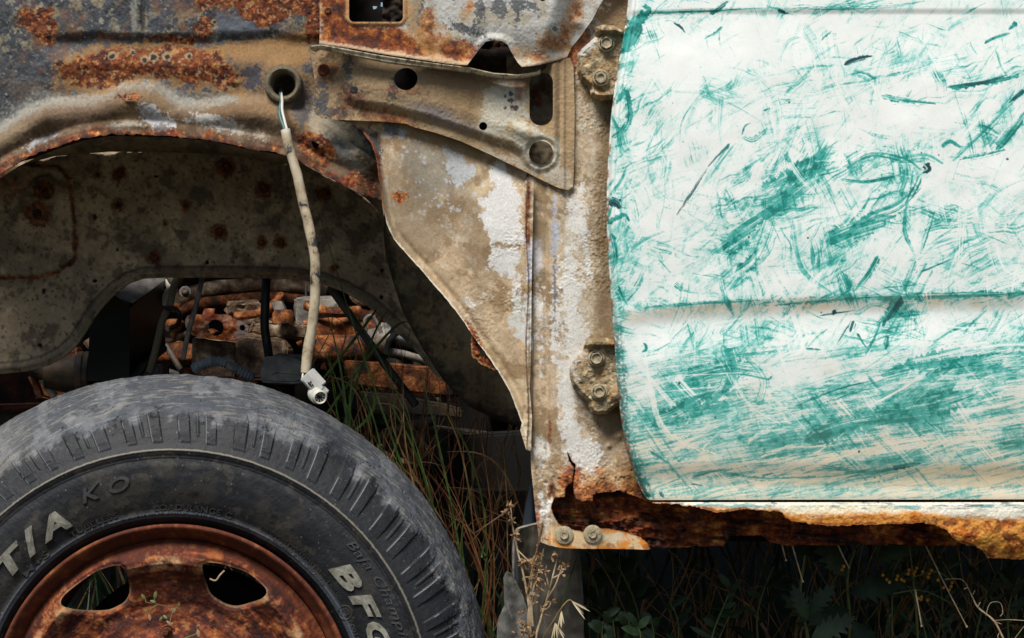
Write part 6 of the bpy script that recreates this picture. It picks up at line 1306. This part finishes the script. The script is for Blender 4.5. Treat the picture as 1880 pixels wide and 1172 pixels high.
def leafy(name, lab, seed, stems, nl, L, W, mat, tooth=0, grp=None):
    r_, iv = plant(name, lab, 'weed', stems, None, None, grp); q = random.Random(seed); lb = MB()
    for pts, y, r in stems:
        sp = smooth_pts([P(a, b, y) for a, b in pts], 6)
        for k in range(nl):
            p = sp[int((k + .5) / nl * (len(sp) - 1))]; a = q.choice([-1, 1]) * q.uniform(.5, 1.3) + math.pi / 2
            leaf(lb, p, Vector((math.cos(a), q.uniform(-.8, .1), math.sin(a))), Vector((q.uniform(-.4, .4), -1, q.uniform(0, .8))), L * q.uniform(.6, 1.2), W * q.uniform(.7, 1.2), tooth, q.uniform(0, .5), 8)
    attach(lb.build('foliage', mat, None, angle=80), r_, iv)
leafy('small_leaved_weed', 'low weed with small pale oval leaves at bottom edge left under the sill', 4, [([(1128, 1240), (1130, 1180), (1124, 1130)], .16, .0012), ([(1150, 1240), (1146, 1180), (1156, 1140)], .15, .0012), ([(1180, 1240), (1200, 1180), (1196, 1140)], .17, .0012), ([(1110, 1200), (1105, 1160), (1112, 1130)], .16, .001), ([(1170, 1240), (1176, 1170), (1170, 1150)], .14, .001)], 9, .022, .011, M_leaf2)
leafy('leafy_stalk', 'slender dark stalk of narrow oval leaves beneath the torn sill edge', 6, [([(1290, 1240), (1310, 1160), (1330, 1110), (1344, 1076)], .18, .0014), ([(1310, 1200), (1330, 1150), (1352, 1110)], .19, .001), ([(1240, 1230), (1246, 1150), (1232, 1110)], .2, .001)], 9, .026, .008, M_leaf)
leafy('broad_leaved_weed', 'dim broad leaved weed in deep shade just right of the pillar foot', 9, [([(1120, 1240), (1130, 1100), (1150, 1020)], .42, .002), ([(1180, 1240), (1170, 1120), (1130, 1030)], .40, .002), ([(1090, 1240), (1100, 1110), (1080, 1040)], .42, .002)], 16, .034, .014, M_leaf)
leafy('shade_weed', 'dim narrow leaved weed in deep shade at the right edge of picture', 12, [([(1780, 1240), (1800, 1130), (1830, 1050)], .36, .002), ([(1860, 1240), (1850, 1130), (1870, 1060)], .34, .002), ([(1400, 1240), (1390, 1130), (1420, 1040)], .4, .002), ([(1700, 1240), (1730, 1130), (1720, 1040)], .42, .002)], 14, .036, .010, M_leaf, 1)
# straws hanging under the sill
for i, (a, b, c, d, lab) in enumerate([(1452, 1001, 1474, 1068, 'pale straw hanging under the sill with a tiny knob at its lower end'), (1535, 1001, 1559, 1043, 'short pale straw hanging beneath the middle of the sill'), (1434, 1002, 1443, 1029, 'shortest straw stub hanging where the sill is notched'), (1697, 1005, 1775, 1151, 'long pale straw slanting down to the right behind orange buds'), (1680, 1090, 1692, 1150, 'thin straight straw below the orange buds')]):
    mb = MB().tube([P(a, b - 8, .09), P((a + c) / 2 + 1, (b + d) / 2, .085), P(c, d, .08)], [.0011, .0009, .0007], 6); mb.sphere(P(c, d, .08), .0016, 8, 6); tag(mb.build('straw', M_twig, None), lab, 'straw')
# bare curled twig, lower right
root = empty('bare_twig', tuple(P(1830, 1200, .05))); tag(root, 'bare pale twig with curled side shoots in the lower right corner', 'twig'); iv = Matrix.Translation(-root.location)
tb = MB(); tb.tube(smooth_pts([P(*p) for p in [(1850, 1190, .06), (1826, 1142, .06), (1796, 1116, .065), (1784, 1094, .07), (1772, 1070, .075), (1758, 1063, .08), (1735, 1064, .085)]], 8), [.0013 - .0009 * i / 48 for i in range(49)], 8); attach(tb.build('stem', M_twig, None, rough=.0003, rsc=.006), root, iv)
for pl in ([(1822, 1140), (1850, 1138), (1884, 1140)], [(1810, 1130), (1818, 1108), (1836, 1107), (1841, 1124), (1836, 1132)], [(1836, 1160), (1832, 1170), (1842, 1178)], [(1795, 1114), (1800, 1106)], [(1786, 1092), (1790, 1084)], [(1778, 1078), (1770, 1082)], [(1822, 1140), (1838, 1146)], [(1850, 1190), (1880, 1150)]):
    attach(MB().tube(smooth_pts([P(a, b, .062) for a, b in pl], 6),   .0005, 6).build('side_shoot', M_twig, None), root, iv)
# dry seeded weed before the mud flap
root = empty('dry_seeded_weed', tuple(P(975, 1240, .06))); tag(root, 'dead brown weed with crumbly seed heads in front of the mud flap', 'weed'); iv = Matrix.Translation(-root.location); q = random.Random(8)
stems = [[(978, 1260), (974, 1172), (972, 1120), (962, 1060), (950, 1010), (945, 985), (940, 960), (938, 935), (932, 920)], [(980, 1240), (984, 1172), (992, 1140), (1004, 1100), (1014, 1062), (1022, 1030), (1028, 1004)], [(975, 1200), (970, 1140), (974, 1090), (980, 1040), (990, 1016)], [(960, 1200), (961, 1170), (962, 1140)], [(978, 1150), (976, 1100), (985, 1060), (998, 1010), (1004, 985)]]
for s_p in stems:
    sb = MB(); sb.tube(smooth_pts([P(a, b, .06) for a, b in s_p], 5), [.0019 * (1 - .7 * i / (5 * (len(s_p) - 1))) for i in range(5 * (len(s_p) - 1) + 1)], 7)
    attach(sb.build('stem', M_twig, None, rough=.0004, rsc=.006), root, iv)
M_seed = noise_mat('brown_seed_head', ['#3b2a1a', '#6d4f33', '#a07f58', '#c9ad86'], 200, .85, .5, .001)
for s_p in stems:
    sp = smooth_pts([P(a, b, .058) for a, b in s_p], 8)
    for k in range(18 if s_p is not stems[1] else 10):
        hb = MB(); p = sp[int(len(sp) * (.32 + .66 * q.random())) - 1] + Vector((q.gauss(0, .005), q.gauss(0, .004), q.gauss(0, .003)))
        for _ in range(3): leaf(hb, p, Vector((q.uniform(-1, 1), q.uniform(-1, 0), q.uniform(-.6, 1))), Vector((q.uniform(-1, 1), -1, .2)), q.uniform(.003, .008), q.uniform(.0015, .003), 0, q.uniform(-.8, .8), 4)
        hb.sphere(p, q.uniform(.0008, .0018), 6, 4, (1, 1, 1.5))
        attach(hb.build('seed_head', M_seed, None, angle=80), root, iv)
for (a, b, c, d) in ((1004, 1100, 1030, 1046), (1014, 1062, 1040, 1040), (1008, 1085, 1000, 1050), (1000, 1120, 1012, 1104), (950, 1010, 976, 1034), (965, 1060, 985, 1052)):
    attach(MB().tube(smooth_pts([P(a, b, .06), P((a + c) / 2 + 2, (b + d) / 2 + 3, .055), P(c, d, .055)], 4), .0009, 6).build('side_shoot', M_twig, None), root, iv)
    hb = MB(); 
    for _ in range(7): leaf(hb, P(c, d, .055), Vector((q.uniform(-1, 1), q.uniform(-1, 0), q.uniform(-.2, 1))), Vector((q.uniform(-1, 1), -1, .2)), .007, .0022, 0, q.uniform(-.6, .6), 4)
    attach(hb.build('seed_head', M_seed, None, angle=80), root, iv)
mb = MB()
for _ in range(70):
    x = rg.uniform(1080, 1900); y = rg.uniform(1080, 1200); blade(mb, arc_pts(P(x, y + 60, .42), P(x + rg.uniform(-160, 160), y - rg.uniform(30, 170), .40), rg.uniform(-.01, .06), 12, rg.uniform(-.05, .05)), rg.uniform(.0006, .0016))
tag(mb.build('shaded_dry_grass', M_straw, None, angle=80), kind='stuff')
# wild oat
root = empty('wild_oat', tuple(P(985, 1240, .04))); tag(root, 'wild oat stalk with pale spiky hanging husks right of the dead weed', 'oat stalk'); iv = Matrix.Translation(-root.location)
attach(MB().tube(smooth_pts([P(a, b, .04) for a, b in [(970, 1240), (995, 1176), (1016, 1140), (1034, 1112), (1045, 1102), (1052, 1106)]], 6), .0008, 6).build('stem', M_straw, None), root, iv)
for (x, y, x1, y1, dx) in ((1048, 1103, 1082, 1122, .5), (1050, 1104, 1074, 1136, .5), (1030, 1124, 1024, 1158, 0), (1031, 1122, 1032, 1152, 0), (1019, 1144, 1012, 1182, 0), (1020, 1144, 1038, 1176, .2), (1020, 1146, 1024, 1172, 0), (1002, 1172, 1018, 1205, 0)):
    hb = MB(); v = P(x1, y1, .03) - P(x, y, .04); leaf(hb, P(x, y, .04), v, Vector((.3, -1, 0)), v.length, .0018, 0, .1, 8); leaf(hb, P(x, y, .04), v + Vector((.002, -.002, 0)), Vector((-.6, -1, 0)), v.length * .8, .0014, 0, .1, 8)
    attach(hb.build('husk', M_husk, None, angle=80), root, iv)
for lab, pl, m in (('thin bright green grass stalk crossing behind the oat husks', [(1012, 1200), (1030, 1120), (1050, 1050), (1067, 1000)], M_green), ('thin pale straw leaning up from the dead weed to the pillar foot', [(966, 1100), (976, 1050), (986, 1008), (996, 960)], M_straw), ('thin pale straw standing upright left of the dead weed', [(936, 1200), (932, 1000), (930, 900), (924, 820)], M_straw)):
    tag(MB().tube(smooth_pts([P(a, b, .12 if m is M_green else .05 if a > 960 else .3) for a, b in pl], 6), .0009, 6).build('grass_stalk', m, None), lab, 'stalk')
# withered creeper in front of the rim
root = empty('withered_creeper', tuple(P(372, 1200, -.05))); tag(root, 'withered thin creeper with little pink pods in front of the rusty rim', 'creeper'); iv = Matrix.Translation(-root.location); yy = -.045
for pl in ([(385, 1200), (374, 1172), (362, 1150), (340, 1130), (325, 1118), (306, 1114), (290, 1110), (278, 1108), (268, 1106)], [(325, 1118), (316, 1128), (313, 1140), (310, 1148)], [(290, 1110), (278, 1118), (274, 1128)], [(325, 1118), (328, 1110)], [(283, 1109), (284, 1098)], [(268, 1106), (266, 1098)], [(362, 1150), (363, 1160)], [(340, 1172), (356, 1166), (368, 1160)]):
    attach(MB().tube(smooth_pts([P(a, b, yy) for a, b in pl], 5), .0008, 6).build('stem', M_stem if len(pl) < 5 else M_red, None), root, iv)
for (x, y, dx, dz, L, m) in ((313, 1146, -.6, .6, .008, M_pod), (310, 1148, .5, .3, .008, M_pod), (316, 1126, .6, .7, .009, M_pod), (274, 1128, .2, -.9, .010, M_pod), (272, 1124, -.5, .4, .008, M_stem), (363, 1156, .2, -.8, .012, M_pod), (360, 1150, .7, .3, .007, M_pod), (284, 1100, .2, .9, .012, M_stem), (286, 1106, -.8, .3, .009, M_stem), (266, 1100, -.5, .9, .009, M_stem), (326, 1114, .5, .8, .007, M_stem), (322, 1118, -.8, -.1, .008, M_stem), (298, 1132, -.3, -.5, .008, M_stem), (300, 1130, .6, -.4, .008, M_stem)):
    lb = MB(); leaf(lb, P(x, y, yy - .001), Vector((dx, -.3, dz)), Vector((.3, -1, .2)), L * .75, L * .36, 0, .3, 6); attach(lb.build('pod' if m is M_pod else 'leaf', m, None, angle=80), root, iv)
for (pl, lab) in (([(385, 1063), (396, 1066), (404, 1056), (412, 1048)], 'small curled dry twig caught in the right window of the rim'),):
    tag(MB().tube(smooth_pts([P(a, b, .0) for a, b in pl], 5), .0011, 6).build('dry_twig', M_twig, None), lab, 'twig')
# ------------------------------------------------------------------ hook the parts on to the truck
for o in TR:
    o.parent = truck; o.matrix_parent_inverse = truck_inv
